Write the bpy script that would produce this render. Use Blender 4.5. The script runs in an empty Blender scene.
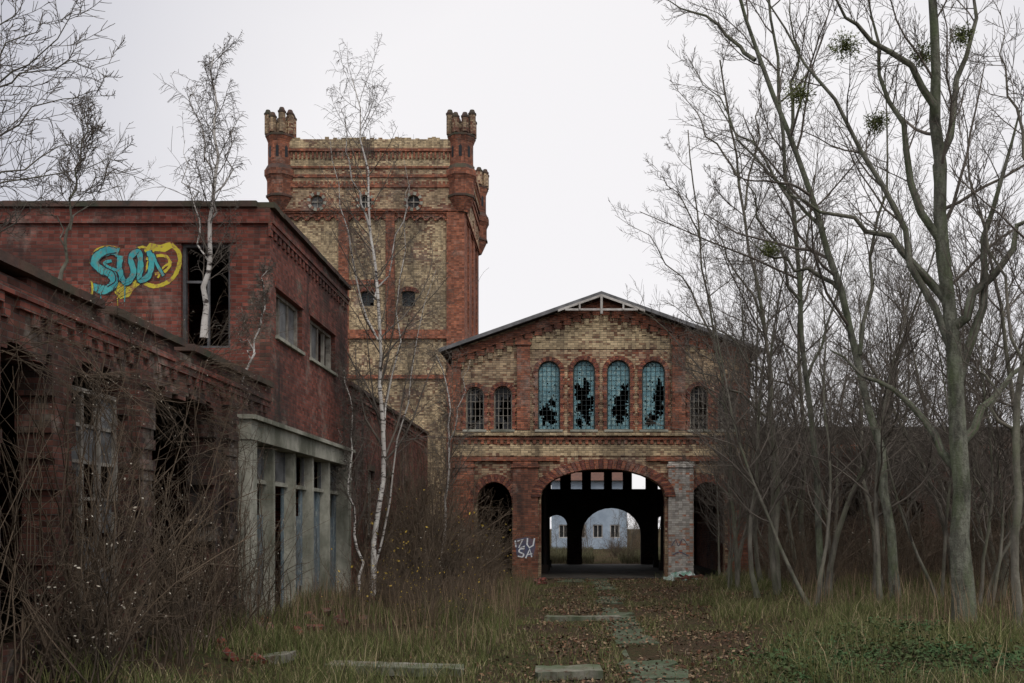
import bpy, math, random
import numpy as np
from mathutils import Vector
from mathutils.geometry import tessellate_polygon

scn = bpy.context.scene
COL = scn.collection
random.seed(7)
H = 1.8

# ------------------------------------------------------------------ materials
class NT:
    def __init__(s, name):
        s.m = bpy.data.materials.new(name); s.m.use_nodes = True
        s.t = s.m.node_tree; s.t.nodes.clear()
        s.out = s.t.nodes.new('ShaderNodeOutputMaterial')
        s.b = s.t.nodes.new('ShaderNodeBsdfPrincipled')
        s.t.links.new(s.b.outputs[0], s.out.inputs[0])
        s.b.inputs['Roughness'].default_value = 0.9
        s.b.inputs['Specular IOR Level'].default_value = 0.15
    def put(s, sock, v):
        if isinstance(v, bpy.types.NodeSocket): s.t.links.new(v, sock)
        elif isinstance(v, (tuple, list)) and len(v) == 3 and sock.type == 'RGBA': sock.default_value = (*v, 1)
        else: sock.default_value = v
    def n(s, typ, ins=None, **props):
        nd = s.t.nodes.new(typ)
        for k, v in props.items(): setattr(nd, k, v)
        for k, v in (ins or {}).items(): s.put(nd.inputs[k], v)
        return nd
    def math(s, op, a, b=0.0):
        return s.n('ShaderNodeMath', {0: a, 1: b}, operation=op).outputs[0]
    def mix(s, f, a, b, mode='MIX'):
        return s.n('ShaderNodeMixRGB', {0: f, 1: a, 2: b}, blend_type=mode).outputs[0]
    def pos(s): return s.n('ShaderNodeNewGeometry').outputs['Position']
    def noise(s, scale, detail=4, rough=0.6, vec=None, st=(1, 1, 1)):
        v = vec if vec is not None else s.pos()
        if st != (1, 1, 1):
            v = s.n('ShaderNodeMapping', {0: v, 3: st}).outputs[0]
        return s.n('ShaderNodeTexNoise', {'Vector': v, 'Scale': scale, 'Detail': detail, 'Roughness': rough}).outputs[0]
    def rng(s, v, a, b, c=0.0, d=1.0):
        return s.n('ShaderNodeMapRange', {0: v, 1: a, 2: b, 3: c, 4: d}).outputs[0]
    def bump(s, h, st=0.5, dist=0.02):
        nd = s.n('ShaderNodeBump', {'Strength': st, 'Distance': dist, 'Height': h})
        s.t.links.new(nd.outputs[0], s.b.inputs['Normal'])

def brick_mat(name, c1, c2, mort, alt=None, thr=(0.5, 0.56), dark=0.35, pale=0.15, soot=(0.035, 0.031, 0.029), bs=1.0):
    s = NT(name)
    geo = s.n('ShaderNodeNewGeometry')
    p = s.n('ShaderNodeSeparateXYZ', {0: geo.outputs['Position']})
    nn = s.n('ShaderNodeSeparateXYZ', {0: geo.outputs['True Normal']})
    ax = s.math('GREATER_THAN', s.math('ABSOLUTE', nn.outputs[0]), 0.6)
    u = s.math('ADD', s.math('MULTIPLY', p.outputs[0], s.math('SUBTRACT', 1.0, ax)), s.math('MULTIPLY', p.outputs[1], ax))
    vec = s.n('ShaderNodeCombineXYZ', {0: u, 1: p.outputs[2], 2: 0.0}).outputs[0]
    def br(a, b):
        return s.n('ShaderNodeTexBrick', {'Vector': vec, 'Color1': a, 'Color2': b, 'Mortar': mort, 'Scale': 1.0,
                 'Mortar Size': 0.007 * bs, 'Mortar Smooth': 0.3, 'Bias': 0.0, 'Brick Width': 0.25 * bs, 'Row Height': 0.077 * bs})
    b1 = br(c1, c2)
    col = b1.outputs[0]
    cu = s.math('FLOOR', s.math('DIVIDE', u, 0.125 * bs)); cv = s.math('FLOOR', s.math('DIVIDE', p.outputs[2], 0.077 * bs))
    cell = s.n('ShaderNodeTexWhiteNoise', {0: s.n('ShaderNodeCombineXYZ', {0: cu, 1: cv, 2: 1.0}).outputs[0]}, noise_dimensions='3D').outputs[0]
    if alt is not None:
        b2 = br(alt[0], alt[1])
        nz = s.noise(0.55, 5, 0.7)
        nz2 = s.math('ADD', nz, s.math('MULTIPLY', s.math('SUBTRACT', cell, 0.5), 0.22))
        col = s.mix(s.rng(nz2, thr[0], thr[1]), col, b2.outputs[0])
    col = s.mix(s.rng(cell, 0.0, 1.0, 0.0, 0.75), col, (0.32, 0.30, 0.29), 'MULTIPLY')
    st = s.noise(0.35, 5, 0.65)
    col = s.mix(s.math('MULTIPLY', s.rng(st, 0.46, 0.66), dark * 1.8), col, soot)
    vs = s.noise(1.6, 4, 0.7, st=(1, 1, 0.18))
    col = s.mix(s.math('MULTIPLY', s.rng(vs, 0.50, 0.70), dark * 1.9), col, soot)
    pl = s.noise(1.1, 6, 0.75)
    col = s.mix(s.math('MULTIPLY', s.rng(pl, 0.55, 0.70), pale), col, (0.52, 0.47, 0.40))
    s.put(s.b.inputs['Base Color'], col)
    hh = s.math('ADD', s.math('MULTIPLY', b1.outputs['Fac'], -1.0), s.math('MULTIPLY', cell, 0.5))
    s.bump(hh, 0.8, 0.02)
    return s.m

def noise_mat(name, a, b, scale=3, stain=None, stain_amt=0.5, st=(1, 1, 1), rough=0.9, bump=0.4, bscale=20, third=None, lo=0.35, hi=0.65):
    s = NT(name)
    col = s.mix(s.rng(s.noise(scale, 5, 0.65, st=st), lo, hi), a, b)
    if third: col = s.mix(s.rng(s.noise(scale * 2.7, 4, 0.7), 0.52, 0.62), col, third)
    if stain: col = s.mix(s.math('MULTIPLY', s.rng(s.noise(scale * 0.4, 5, 0.7, st=(1, 1, 0.4)), 0.45, 0.65), stain_amt), col, stain)
    s.put(s.b.inputs['Base Color'], col); s.b.inputs['Roughness'].default_value = rough
    if bump: s.bump(s.noise(bscale, 3), bump, 0.02)
    return s.m

RED1, RED2 = (0.50, 0.185, 0.105), (0.29, 0.108, 0.068)
YEL1, YEL2 = (0.78, 0.61, 0.37), (0.56, 0.43, 0.26)
M = {}
M['red'] = brick_mat('red_brick', (0.52, 0.19, 0.105), RED2, (0.24, 0.19, 0.155), dark=0.33, pale=0.3)
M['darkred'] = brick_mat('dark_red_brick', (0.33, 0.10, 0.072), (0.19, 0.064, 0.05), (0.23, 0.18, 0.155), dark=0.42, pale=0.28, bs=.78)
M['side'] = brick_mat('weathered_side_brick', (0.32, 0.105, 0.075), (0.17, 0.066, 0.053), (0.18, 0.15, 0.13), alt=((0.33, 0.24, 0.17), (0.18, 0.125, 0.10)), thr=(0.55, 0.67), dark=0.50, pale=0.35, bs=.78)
M['ruin'] = brick_mat('crumbling_shaded_brick', (0.21, 0.088, 0.066), (0.10, 0.054, 0.044), (0.14, 0.12, 0.105), alt=((0.29, 0.23, 0.165), (0.13, 0.10, 0.08)), thr=(0.52, 0.66), dark=0.58, pale=0.4, bs=.78)  # darker copy of the side brick; near-wing shade is put into its colour
M['yellow'] = brick_mat('yellow_brick', YEL1, YEL2, (0.30, 0.26, 0.2), alt=((0.48, 0.25, 0.15), (0.34, 0.22, 0.15)), thr=(0.56, 0.67), dark=0.34, pale=0.2)
M['mixed'] = brick_mat('mixed_brick', (0.70, 0.52, 0.32), (0.46, 0.33, 0.21), (0.27, 0.23, 0.19), alt=(RED1, RED2), thr=(0.50, 0.61), dark=0.34, pale=0.25)
M['plastered'] = brick_mat('plaster_patched_brick', RED1, (0.4, 0.25, 0.18), (0.4, 0.36, 0.3), alt=((0.75, 0.72, 0.66), (0.6, 0.57, 0.52)), thr=(0.43, 0.48), dark=0.25, pale=0.6)
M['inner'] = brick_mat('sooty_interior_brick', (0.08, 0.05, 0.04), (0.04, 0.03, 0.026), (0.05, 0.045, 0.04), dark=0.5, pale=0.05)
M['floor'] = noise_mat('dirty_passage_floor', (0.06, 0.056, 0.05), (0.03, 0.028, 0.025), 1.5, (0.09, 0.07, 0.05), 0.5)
M['concrete'] = noise_mat('weathered_concrete', (0.44, 0.43, 0.36), (0.25, 0.25, 0.205), 2.5, (0.08, 0.085, 0.06), 0.8)
M['slab'] = noise_mat('mossy_slab_concrete', (0.23, 0.215, 0.18), (0.11, 0.115, 0.085), 3.2, (0.055, 0.08, 0.038), 0.8, third=(0.10, 0.07, 0.05))
M['path'] = noise_mat('mossy_path_concrete', (0.10, 0.115, 0.08), (0.05, 0.07, 0.036), 2.2, (0.036, 0.055, 0.025), 0.85, third=(0.065, 0.052, 0.034), rough=0.7)
M['roof'] = noise_mat('dark_roofing_felt', (0.08, 0.075, 0.073), (0.04, 0.04, 0.04), 1.5)
M['cap'] = noise_mat('coping_brick', (0.12, 0.068, 0.055), (0.055, 0.047, 0.041), 3, (0.055, 0.08, 0.045), 0.5)
M['fascia'] = noise_mat('grey_fascia_board', (0.20, 0.20, 0.205), (0.09, 0.09, 0.092), 2)
M['palewood'] = noise_mat('pale_painted_timber', (0.55, 0.53, 0.50), (0.36, 0.34, 0.31), 3, (0.2, 0.16, 0.14), 0.5)
M['frame'] = noise_mat('peeling_window_frame_paint', (0.40, 0.38, 0.33), (0.19, 0.175, 0.15), 5, (0.09, 0.07, 0.06), 0.8)
M['bars'] = noise_mat('rusty_glazing_bars', (0.06, 0.09, 0.10), (0.05, 0.05, 0.045), 4)
M['teal'] = noise_mat('broken_teal_wired_glass', (0.20, 0.37, 0.41), (0.11, 0.23, 0.27), 4.5, (0.06, 0.11, 0.13), 0.7, rough=0.45, bump=0.15, bscale=8, third=(0.36, 0.49, 0.47))
M['dark'] = noise_mat('sooty_dark_glass', (0.02, 0.023, 0.026), (0.035, 0.036, 0.037), 3, rough=0.3, bump=0)
M['greyglass'] = noise_mat('dusty_grey_glass', (0.20, 0.205, 0.205), (0.07, 0.073, 0.075), 3.5, rough=0.35, bump=0)
M['panel'] = noise_mat('weathered_blue_grey_sheet', (0.17, 0.22, 0.245), (0.075, 0.105, 0.12), 2.4, (0.10, 0.08, 0.06), 0.6, st=(1, 3, 0.35), third=(0.27, 0.30, 0.29))
M['iron'] = noise_mat('sooty_iron', (0.025, 0.025, 0.026), (0.04, 0.029, 0.024), 5)
M['bark'] = noise_mat('grey_green_bark', (0.185, 0.19, 0.15), (0.062, 0.062, 0.05), 7, (0.10, 0.13, 0.06), 0.6, st=(1, 1, 0.35), bump=1.0, bscale=30, third=(0.105, 0.10, 0.08), lo=.4, hi=.6)
M['bark2'] = noise_mat('brown_grey_bark', (0.205, 0.19, 0.155), (0.08, 0.073, 0.06), 6, (0.11, 0.13, 0.07), 0.5, st=(1, 1, 0.3), bump=.8)
M['twig'] = noise_mat('bare_twig_bark', (0.16, 0.138, 0.115), (0.078, 0.067, 0.057), 2, bump=0)
M['shrubtwig'] = noise_mat('dry_shrub_twig', (0.155, 0.115, 0.08), (0.06, 0.048, 0.037), 1.5, bump=0)
M['seed'] = noise_mat('pale_seed_fluff', (0.48, 0.45, 0.38), (0.26, 0.22, 0.17), 3, bump=0)
M['yleaf'] = noise_mat('yellow_autumn_leaf', (0.72, 0.54, 0.09), (0.42, 0.27, 0.06), 3, bump=0)
M['mistle'] = noise_mat('mistletoe_leaf', (0.17, 0.19, 0.07), (0.09, 0.105, 0.04), 3, bump=0)
M['bramble'] = noise_mat('bramble_leaf', (0.04, 0.085, 0.033), (0.065, 0.075, 0.03), 2, bump=0)
M['gyellow'] = noise_mat('yellow_spray_paint', (0.68, 0.57, 0.06), (0.50, 0.42, 0.06), 4, bump=0, lo=.3, third=(0.34, 0.18, 0.09))
M['gcyan'] = noise_mat('turquoise_spray_paint', (0.09, 0.44, 0.44), (0.05, 0.29, 0.33), 4, bump=0, third=(0.18, 0.24, 0.22))
M['gblack'] = noise_mat('black_spray_paint', (0.03, 0.04, 0.055), (0.06, 0.045, 0.05), 3, bump=0)
M['gwhite'] = noise_mat('white_spray_paint', (0.8, 0.82, 0.85), (0.6, 0.62, 0.65), 3, bump=0)
M['gblue'] = noise_mat('faded_blue_spray_paint', (0.08, 0.10, 0.17), (0.14, 0.10, 0.12), 3, bump=0)
M['render'] = noise_mat('pale_house_render', (0.36, 0.43, 0.51), (0.26, 0.32, 0.39), 1)
M['tile'] = noise_mat('house_roof_tile', (0.15, 0.08, 0.06), (0.1, 0.06, 0.05), 2)
M['plastic'] = noise_mat('dirty_plastic_sheet', (0.50, 0.53, 0.52), (0.08, 0.22, 0.15), 7, rough=0.5)

s = NT('birch_bark')
band = s.rng(s.noise(3.5, 4, 0.7, st=(1, 1, 4.5)), 0.55, 0.59)
c = s.mix(s.rng(s.noise(2, 3), 0.35, 0.65), (0.62, 0.60, 0.56), (0.40, 0.37, 0.34))
c = s.mix(band, c, (0.06, 0.05, 0.045))
s.put(s.b.inputs['Base Color'], c); M['birch'] = s.m
def attr_mat(name, rough=0.9):
    s = NT(name)
    a = s.n('ShaderNodeAttribute', attribute_name='tint')
    s.put(s.b.inputs['Base Color'], a.outputs['Color']); s.b.inputs['Roughness'].default_value = rough
    return s.m
M['grass'] = attr_mat('grass_blade'); M['litter'] = attr_mat('fallen_leaf', 0.75); M['weed'] = attr_mat('dry_weed_stalk')
s = NT('leafy_soil')
c = s.mix(s.rng(s.noise(0.5, 6, 0.7), 0.4, 0.6), (0.06, 0.045, 0.034), (0.05, 0.06, 0.028))
c = s.mix(s.rng(s.noise(14, 5, 0.8), 0.45, 0.62), c, (0.09, 0.055, 0.037))
c = s.mix(s.rng(s.noise(6, 5, 0.8), 0.55, 0.66), c, (0.033, 0.028, 0.022))
s.put(s.b.inputs['Base Color'], c); s.b.inputs['Specular IOR Level'].default_value = 0; s.bump(s.noise(12, 6, 0.8), 1.0, 0.06); M['soil'] = s.m

# ------------------------------------------------------------------ object helpers
WL = {}
def thing(name, label, cat, loc=(0, 0, 0), group=None):
    e = bpy.data.objects.new(name, None); e.location = loc; e.empty_display_size = 0.3
    COL.objects.link(e); e['label'] = label; e['category'] = cat
    if group: e['group'] = group
    WL[e.name] = Vector(loc); return e
def finish(ob, parent):
    COL.objects.link(ob)
    if parent is not None: ob.parent = parent
    WL[ob.name] = WL[parent.name] if parent is not None else Vector((0, 0, 0))
    return ob
class B:
    def __init__(s): s.v = []; s.f = []; s.mi = []
    def add(s, vs, fs, mi=0):
        o = len(s.v); s.v += [tuple(v) for v in vs]; s.f += [tuple(i + o for i in f) for f in fs]; s.mi += [mi] * len(fs); return s
    def box(s, x0, x1, y0, y1, z0, z1, mi=0):
        x0, x1 = min(x0, x1), max(x0, x1); y0, y1 = min(y0, y1), max(y0, y1); z0, z1 = min(z0, z1), max(z0, z1)
        vs = [(x0, y0, z0), (x1, y0, z0), (x1, y1, z0), (x0, y1, z0), (x0, y0, z1), (x1, y0, z1), (x1, y1, z1), (x0, y1, z1)]
        return s.add(vs, [(0, 3, 2, 1), (4, 5, 6, 7), (0, 1, 5, 4), (1, 2, 6, 5), (2, 3, 7, 6), (3, 0, 4, 7)], mi)
    def plate(s, outer, holes, mp, w0, w1, mi=0):
        loops = [outer] + list(holes); flat = [p for l in loops for p in l]; n = len(flat)
        tris = tessellate_polygon([[Vector((p[0], p[1], 0)) for p in l] for l in loops])
        vs = [mp(p[0], p[1], w0) for p in flat] + [mp(p[0], p[1], w1) for p in flat]
        fs = [tuple(t) for t in tris] + [(t[2] + n, t[1] + n, t[0] + n) for t in tris]
        o = 0
        for l in loops:
            k = len(l)
            for i in range(k):
                a, b = o + i, o + (i + 1) % k; fs.append((a, b, b + n, a + n))
            o += k
        return s.add(vs, fs, mi)
    def sheet(s, outer, mp, w=0, mi=0):
        tris = tessellate_polygon([[Vector((p[0], p[1], 0)) for p in outer]])
        return s.add([mp(p[0], p[1], w) for p in outer], [tuple(t) for t in tris], mi)
    def prism(s, cx, cy, r0, r1, z0, z1, n=8, rot=math.pi / 8, mi=0):
        vs = [(cx + r0 * math.cos(rot + 2 * math.pi * i / n), cy + r0 * math.sin(rot + 2 * math.pi * i / n), z0) for i in range(n)]
        vs += [(cx + r1 * math.cos(rot + 2 * math.pi * i / n), cy + r1 * math.sin(rot + 2 * math.pi * i / n), z1) for i in range(n)]
        fs = [(i, (i + 1) % n, n + (i + 1) % n, n + i) for i in range(n)] + [tuple(range(n))[::-1], tuple(range(n, 2 * n))]
        return s.add(vs, fs, mi)
    def build(s, name, mats, parent=None):
        me = bpy.data.meshes.new(name); o = WL[parent.name] if parent is not None else Vector((0, 0, 0))
        me.from_pydata([(v[0] - o.x, v[1] - o.y, v[2] - o.z) for v in s.v], [], s.f)
        if not isinstance(mats, list): mats = [mats]
        for m in mats: me.materials.append(m)
        if len(mats) > 1: me.polygons.foreach_set('material_index', s.mi)
        me.update()
        return finish(bpy.data.objects.new(name, me), parent)
def front(y0): return lambda u, v, w: (u, y0 + w, v)
def side(x0): return lambda u, v, w: (x0 - w, u, v)
def rect(a, b, c, d): return [(a, c), (b, c), (b, d), (a, d)]
def arch(cx, hw, zs, rise, n=14):
    return [(cx + hw * math.cos(math.pi * i / n), zs + rise * math.sin(math.pi * i / n)) for i in range(n + 1)]
def archhole(cx, hw, zb, zs, rise): return [(cx - hw, zb), (cx + hw, zb)] + arch(cx, hw, zs, rise)
def notch(cx, hw, zb, zs, rise):
    return [(cx - hw, zb)] + arch(cx, hw, zs, rise)[::-1] + [(cx + hw, zb)]
def jag(y0, y1, z0, z1, seed, amp=.2, sill=False):
    r = random.Random(seed); P = [(y0, z0)]; z = z0 + .08
    while z < z1 - .3:
        st = r.choice([.12, .18, .24]); e = r.choice([0, .04, .09, amp]) * (1 if r.random() < .75 else -.4); P += [(y0 - e, z), (y0 - e, min(z + st, z1 - .05))]; z += st + .002
    y = y0 + .02; cyc = 0
    while y < y1 - .1:
        st = r.choice([.1, .2, .25]); m = 1 - abs((y - y0) / (y1 - y0) - .5) * 1.2; e = r.choice([0, .06, .12]) + m * amp * .6; P += [(y, z1 + e), (min(y + st, y1 - .02), z1 + e)]; y += st + .002
    z = z1 - .05; Q = []
    while z > z0 + .3:
        st = r.choice([.12, .18, .24]); e = r.choice([0, .04, .09, amp]) * (1 if r.random() < .75 else -.4); Q += [(y1 + e, z), (y1 + e, max(z - st, z0 + .05))]; z -= st + .002
    return P + Q + [(y1, z0)]
def wedges(b, cx, hw, zs, rise, th, mp, w0, w1, n=24, mis=(0, 1)):
    for i in range(n):
        a0, a1 = math.pi * (i + 0.05) / n, math.pi * (i + 0.95) / n
        q = [(cx + hw * math.cos(a0), zs + rise * math.sin(a0)), (cx + (hw + th) * math.cos(a0), zs + (rise + th) * math.sin(a0)),
             (cx + (hw + th) * math.cos(a1), zs + (rise + th) * math.sin(a1)), (cx + hw * math.cos(a1), zs + rise * math.sin(a1))]
        b.plate(q, [], mp, w0, w1, mis[i % 2])
def ribbon(b, pts, width, mp, w, mi=0, smooth=True):
    P = [Vector(p) for p in pts]
    if smooth:
        Q = []
        E = [P[0] * 2 - P[1]] + P + [P[-1] * 2 - P[-2]]
        for i in range(1, len(E) - 2):
            for k in range(6):
                t = k / 6
                Q.append(0.5 * ((2 * E[i]) + (E[i + 1] - E[i - 1]) * t + (2 * E[i - 1] - 5 * E[i] + 4 * E[i + 1] - E[i + 2]) * t * t + (3 * E[i] - 3 * E[i + 1] + E[i + 2] - E[i - 1]) * t ** 3))
        Q.append(P[-1]); P = Q
    vs = []; rw_ = random.Random(len(P) * 7 + int(width * 1000))
    for i, p in enumerate(P):
        ww = width * (rw_.uniform(.8, 1.15) if smooth else 1)
        d = (P[min(i + 1, len(P) - 1)] - P[max(i - 1, 0)]).normalized(); n = Vector((-d.y, d.x)) * ww / 2
        vs += [mp(p.x + n.x, p.y + n.y, w), mp(p.x - n.x, p.y - n.y, w)]
    b.add(vs, [(2 * i, 2 * i + 1, 2 * i + 3, 2 * i + 2) for i in range(len(P) - 1)], mi)

def np_mesh(name, verts, tris, mat, tint=None, parent=None):
    me = bpy.data.meshes.new(name)
    verts = np.asarray(verts, dtype=np.float32); tris = np.asarray(tris, dtype=np.int32); k = tris.shape[1]
    me.vertices.add(len(verts)); me.vertices.foreach_set('co', verts.ravel())
    me.loops.add(tris.size); me.loops.foreach_set('vertex_index', tris.ravel())
    me.polygons.add(len(tris)); me.polygons.foreach_set('loop_start', np.arange(0, tris.size, k, dtype=np.int32))
    me.polygons.foreach_set('loop_total', np.full(len(tris), k, dtype=np.int32))
    me.update(calc_edges=True)
    if tint is not None:
        a = me.attributes.new('tint', 'FLOAT_COLOR', 'POINT')
        t = np.ones((len(verts), 4), dtype=np.float32); t[:, :3] = tint; a.data.foreach_set('color', t.ravel())
    me.materials.append(mat)
    return finish(bpy.data.objects.new(name, me), parent)

# ------------------------------------------------------------------ ground
def sst(t): t = np.clip(t, 0, 1); return t * t * (3 - 2 * t)
def gh(x, y):
    x = np.asarray(x, float); y = np.asarray(y, float)
    near = sst((33.5 - y) / 3)
    h = 0.34 * sst((-2.6 - x) / 2.0) + 0.22 * sst((x - 2.6) / 2.5)
    h = h + 0.045 * np.sin(x * 2.1 + 1.3 * np.sin(y * 0.9)) * np.sin(y * 1.7 + x) * sst((np.abs(x - 0.8) - 0.5) / 1.0)
    return h * near
xs = np.concatenate([np.linspace(-600, -22, 12), np.linspace(-20, 20, 200), np.linspace(22, 600, 12)])
ys = np.concatenate([np.linspace(-300, -2, 8), np.linspace(0, 40, 200), np.linspace(42, 900, 16)])
X, Y = np.meshgrid(xs, ys); Z = gh(X, Y)
nx, ny = len(xs), len(ys)
idx = np.arange(nx * ny).reshape(ny, nx)
q = np.stack([idx[:-1, :-1], idx[:-1, 1:], idx[1:, 1:], idx[1:, :-1]], -1).reshape(-1, 4)
g = np_mesh('ground', np.stack([X, Y, Z], -1).reshape(-1, 3), q, M['soil']); g['kind'] = 'structure'

b = B(); rg = random.Random(3)
y = 9.0
while y < 34.4:
    L = rg.uniform(.9, 2.0)
    for (x0, x1, yy, miss) in ((0.60, 1.30, 0, .10), (-0.4, 0.5, 24.5, .3)):
        if y >= yy and rg.random() >= miss:
            j = rg.uniform(-0.09, 0.09); a = rg.uniform(-0.022, 0.008); n = 6; y1 = min(y + L + .0, 34.6); tl = rg.uniform(-.03, .03)
            o_ = [(x0 + j + (x1 - x0) * i / n, y + rg.uniform(0, .1)) for i in range(n + 1)] + [(x1 + j + rg.uniform(-.2, .08), y + (y1 - y) * f) for f in (.2, .4, .6, .8)] + \
                 [(x1 + j - (x1 - x0) * i / n, y1 - rg.uniform(0, .1)) for i in range(n + 1)] + [(x0 + j + rg.uniform(-.08, .18), y + (y1 - y) * f) for f in (.8, .6, .4, .2)]
            b.plate(o_, [], lambda u, v, w: (u, v, .018 + a + (u - x0) * tl - w), 0, .15)
    y += L + .03
p = b.build('path', M['path']); p['kind'] = 'structure'

def slab(x0, x1, y0, y1, z, tilt, label, seed):
    r = random.Random(seed); b = B(); n = 9
    top = [(x0 + (x1 - x0) * i / n + r.uniform(-.03, .03), y0 + r.uniform(-.05, .05)) for i in range(n + 1)] + \
          [(x1 - (x1 - x0) * i / n + r.uniform(-.03, .03), y1 + r.uniform(-.05, .05)) for i in range(n + 1)]
    b.plate(top, [], lambda u, v, w: (u, v, z - w + (u - x0) * tilt), 0, 0.1)
    o = b.build('concrete_slab', M['slab']); o['label'] = label; o['category'] = 'slab'; o['group'] = 'broken concrete slabs in the grass'
slab(-2.95, -1.3, 11.95, 12.4, 0.15, -0.03, 'long cracked concrete slab lying in the grass', 1)
slab(-0.45, 0.38, 11.75, 12.3, 0.09, 0.03, 'weathered concrete slab on leaf litter by the path', 2)
slab(-3.7, -3.35, 11.8, 12.2, 0.26, 0.1, 'small broken concrete slab half buried in grass', 3)
slab(-0.5, 0.95, 19.2, 19.45, 0.08, 0.0, 'pale concrete kerb slab lying across the path', 4)

# ------------------------------------------------------------------ GATE BUILDING
GY = 35.0; k = .035
def G(px, py): return ((px - 571) * k, H + (527 - py) * k)
gate = thing('gate_building', 'derelict red and yellow brick gatehouse with arched passage and gabled roof', 'building', (1.05, 35, 0))
fm = front(GY)
xl, xr = G(452, 0)[0], G(750, 0)[0]; xc = G(601, 0)[0]
za = H + (527 - 297.5) * k; zc = H + (527 - 350) * k; slope = (za - zc) / (xc - xl)
def notches(defs, zb):
    r = []
    for (a, c_, spr, crown, fn) in defs:
        (u0, zs), (u1, zcn) = fn(a, spr), fn(c_, crown)
        r += notch((u0 + u1) / 2, (u1 - u0) / 2, zb, zs, zcn - zs)
    return r
def wnd(a, c_, bot, top, fn, semi=True):
    u0, zb = fn(a, bot); u1, zt = fn(c_, top); hw = (u1 - u0) / 2
    rise = hw if semi else hw * 0.3
    return ((u0 + u1) / 2, hw, zb, zt - rise, rise)
big = [wnd(538, 560, 430, 361, G), wnd(573, 595, 430, 360, G), wnd(607, 630, 430, 360, G), wnd(642, 665, 430, 361, G)]
small = [wnd(466, 484, 430, 387, G), wnd(494, 512, 430, 386, G), wnd(690, 708, 430, 386, G), wnd(718, 736, 430, 387, G)]
ar = [(477, 512, 503, 482, G), (541, 665, 497, 469, G), (690, 725, 503, 482, G)]
outer = [(xl, -.3)] + notches(ar, -.3) + [(xr, -.3), (xr, zc), (xc, za), (xl, zc)]
b = B(); b.plate(outer, [archhole(*w) for w in big + small], fm, 0, 0.5)
b.build('facade_wall', M['mixed'], gate)
b = B(); zt_ = G(0, 349)[1]
b.plate([(xc - 2.6, zt_), (xc + 2.4, zt_), (xc + 2.4, zt_ + .35), (xc + .05, zt_ + 1.0), (xc - .05, zt_ + 1.0), (xc - 2.6, zt_ + .35)], [], fm, -.03, .02); b.build('gable_panel', M['yellow'], gate)
b = B(); b.box(xl + .05, xr - .05, 34.966, 35.02, G(0, 456)[1] + .0, G(0, 445)[1]); b.build('yellow_band', M['yellow'], gate)
b = B()
b.box(xl, xl + .36, 35.5, 47.5, -.3, zc - .02); b.box(xr - .36, xr, 35.5, 47.5, -.3, zc - .02)
b.build('side_wall', M['red'], gate)
def G2(px, py): return ((px - 571) * .0475, H + (527 - py) * .0475)
ar2 = [(546, 567, 526, 515, G2), (582, 641, 535, 508, G2), (655, 676, 526, 515, G2)]
outer = [(xl, -.3)] + notches(ar2, -.3) + [(xr, -.3), (xr, zc), (xc, za), (xl, zc)]
cl = []
for (a, c_) in ((551, 560), (571, 582), (591, 604), (612, 623), (632, 646), (655, 664)):
    u0, z0 = G2(a, 489); u1, z1 = G2(c_, 472); cl.append(rect(u0, u1, z0, z1))
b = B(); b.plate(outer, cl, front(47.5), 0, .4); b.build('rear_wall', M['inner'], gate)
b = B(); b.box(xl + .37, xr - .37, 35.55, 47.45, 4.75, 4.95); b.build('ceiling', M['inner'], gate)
for yy in (38.0, 40.9, 43.8):
    b = B(); b.box(xl + .38, xr - .38, yy, yy + .22, 4.5, 4.74); b.build('beam', M['iron'], gate)
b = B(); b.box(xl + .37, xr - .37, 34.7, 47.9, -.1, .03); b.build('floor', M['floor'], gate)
for cx_ in (-1.0, 3.75):
    for yy in (38.12, 41.02, 43.92):
        b = B(); b.box(cx_ - .14, cx_ + .14, yy - .14, yy + .14, .03, .35); b.prism(cx_, yy, .085, .07, .35, 3.9, 10); b.prism(cx_, yy, .08, .18, 3.9, 4.1, 10); b.box(cx_ - .2, cx_ + .2, yy - .12, yy + .1, 4.1, 4.5)
        b.build('column', M['iron'], gate)
hw = 5.6
def chev(z, th, hw): return [(xc - hw, z - slope * hw), (xc, z), (xc + hw, z - slope * hw), (xc + hw, z - slope * hw + th), (xc, z + th), (xc - hw, z - slope * hw + th)]
b = B(); b.plate(chev(za + .01, .10, hw), [], front(34.55), 0, 13.8); roof = b.build('roof', M['roof'], gate)
b = B(); b.plate(chev(za - .02, .13, hw + .03), [], front(34.5), 0, .045); b.build('fascia', M['fascia'], roof)
b = B(); b.plate(chev(za - .09, .08, 1.5), [], front(34.43), 0, .05); b.box(xc - 1.25, xc + 1.25, 34.40, 34.45, za - .58, za - .51); b.box(xc - .04, xc + .04, 34.36, 34.40, za - .7, za - .04)
for sg in (-1, 1):
    b.box(xc + sg * .75 - .03, xc + sg * .75 + .03, 34.37, 34.40, za - .56, za - .3)
b.build('gable_truss', M['palewood'], roof)
b = B(); b.plate([(xc - 5.2, za - .1 - slope * 5.2 ), (xc, za - .12), (xc + 5.2, za - .1 - slope * 5.2), (xc + 5.2, za - .36 - slope * 5.2), (xc, za - .38), (xc - 5.2, za - .36 - slope * 5.2)], [], fm, -.12, .02, 0)
n = 30
for i in range(n):
    x = xc - 5.05 + 10.1 * (i + .5) / n; z = za - .37 - slope * abs(x - xc)
    b.box(x - .08, x + .08, 34.93, 35.02, z - .42, z, 1); b.box(x - .13, x + .13, 34.9, 35.018, z - .2, z + .002, 0)
b.build('gable_frieze', [M['red'], M['yellow']], gate)
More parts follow.
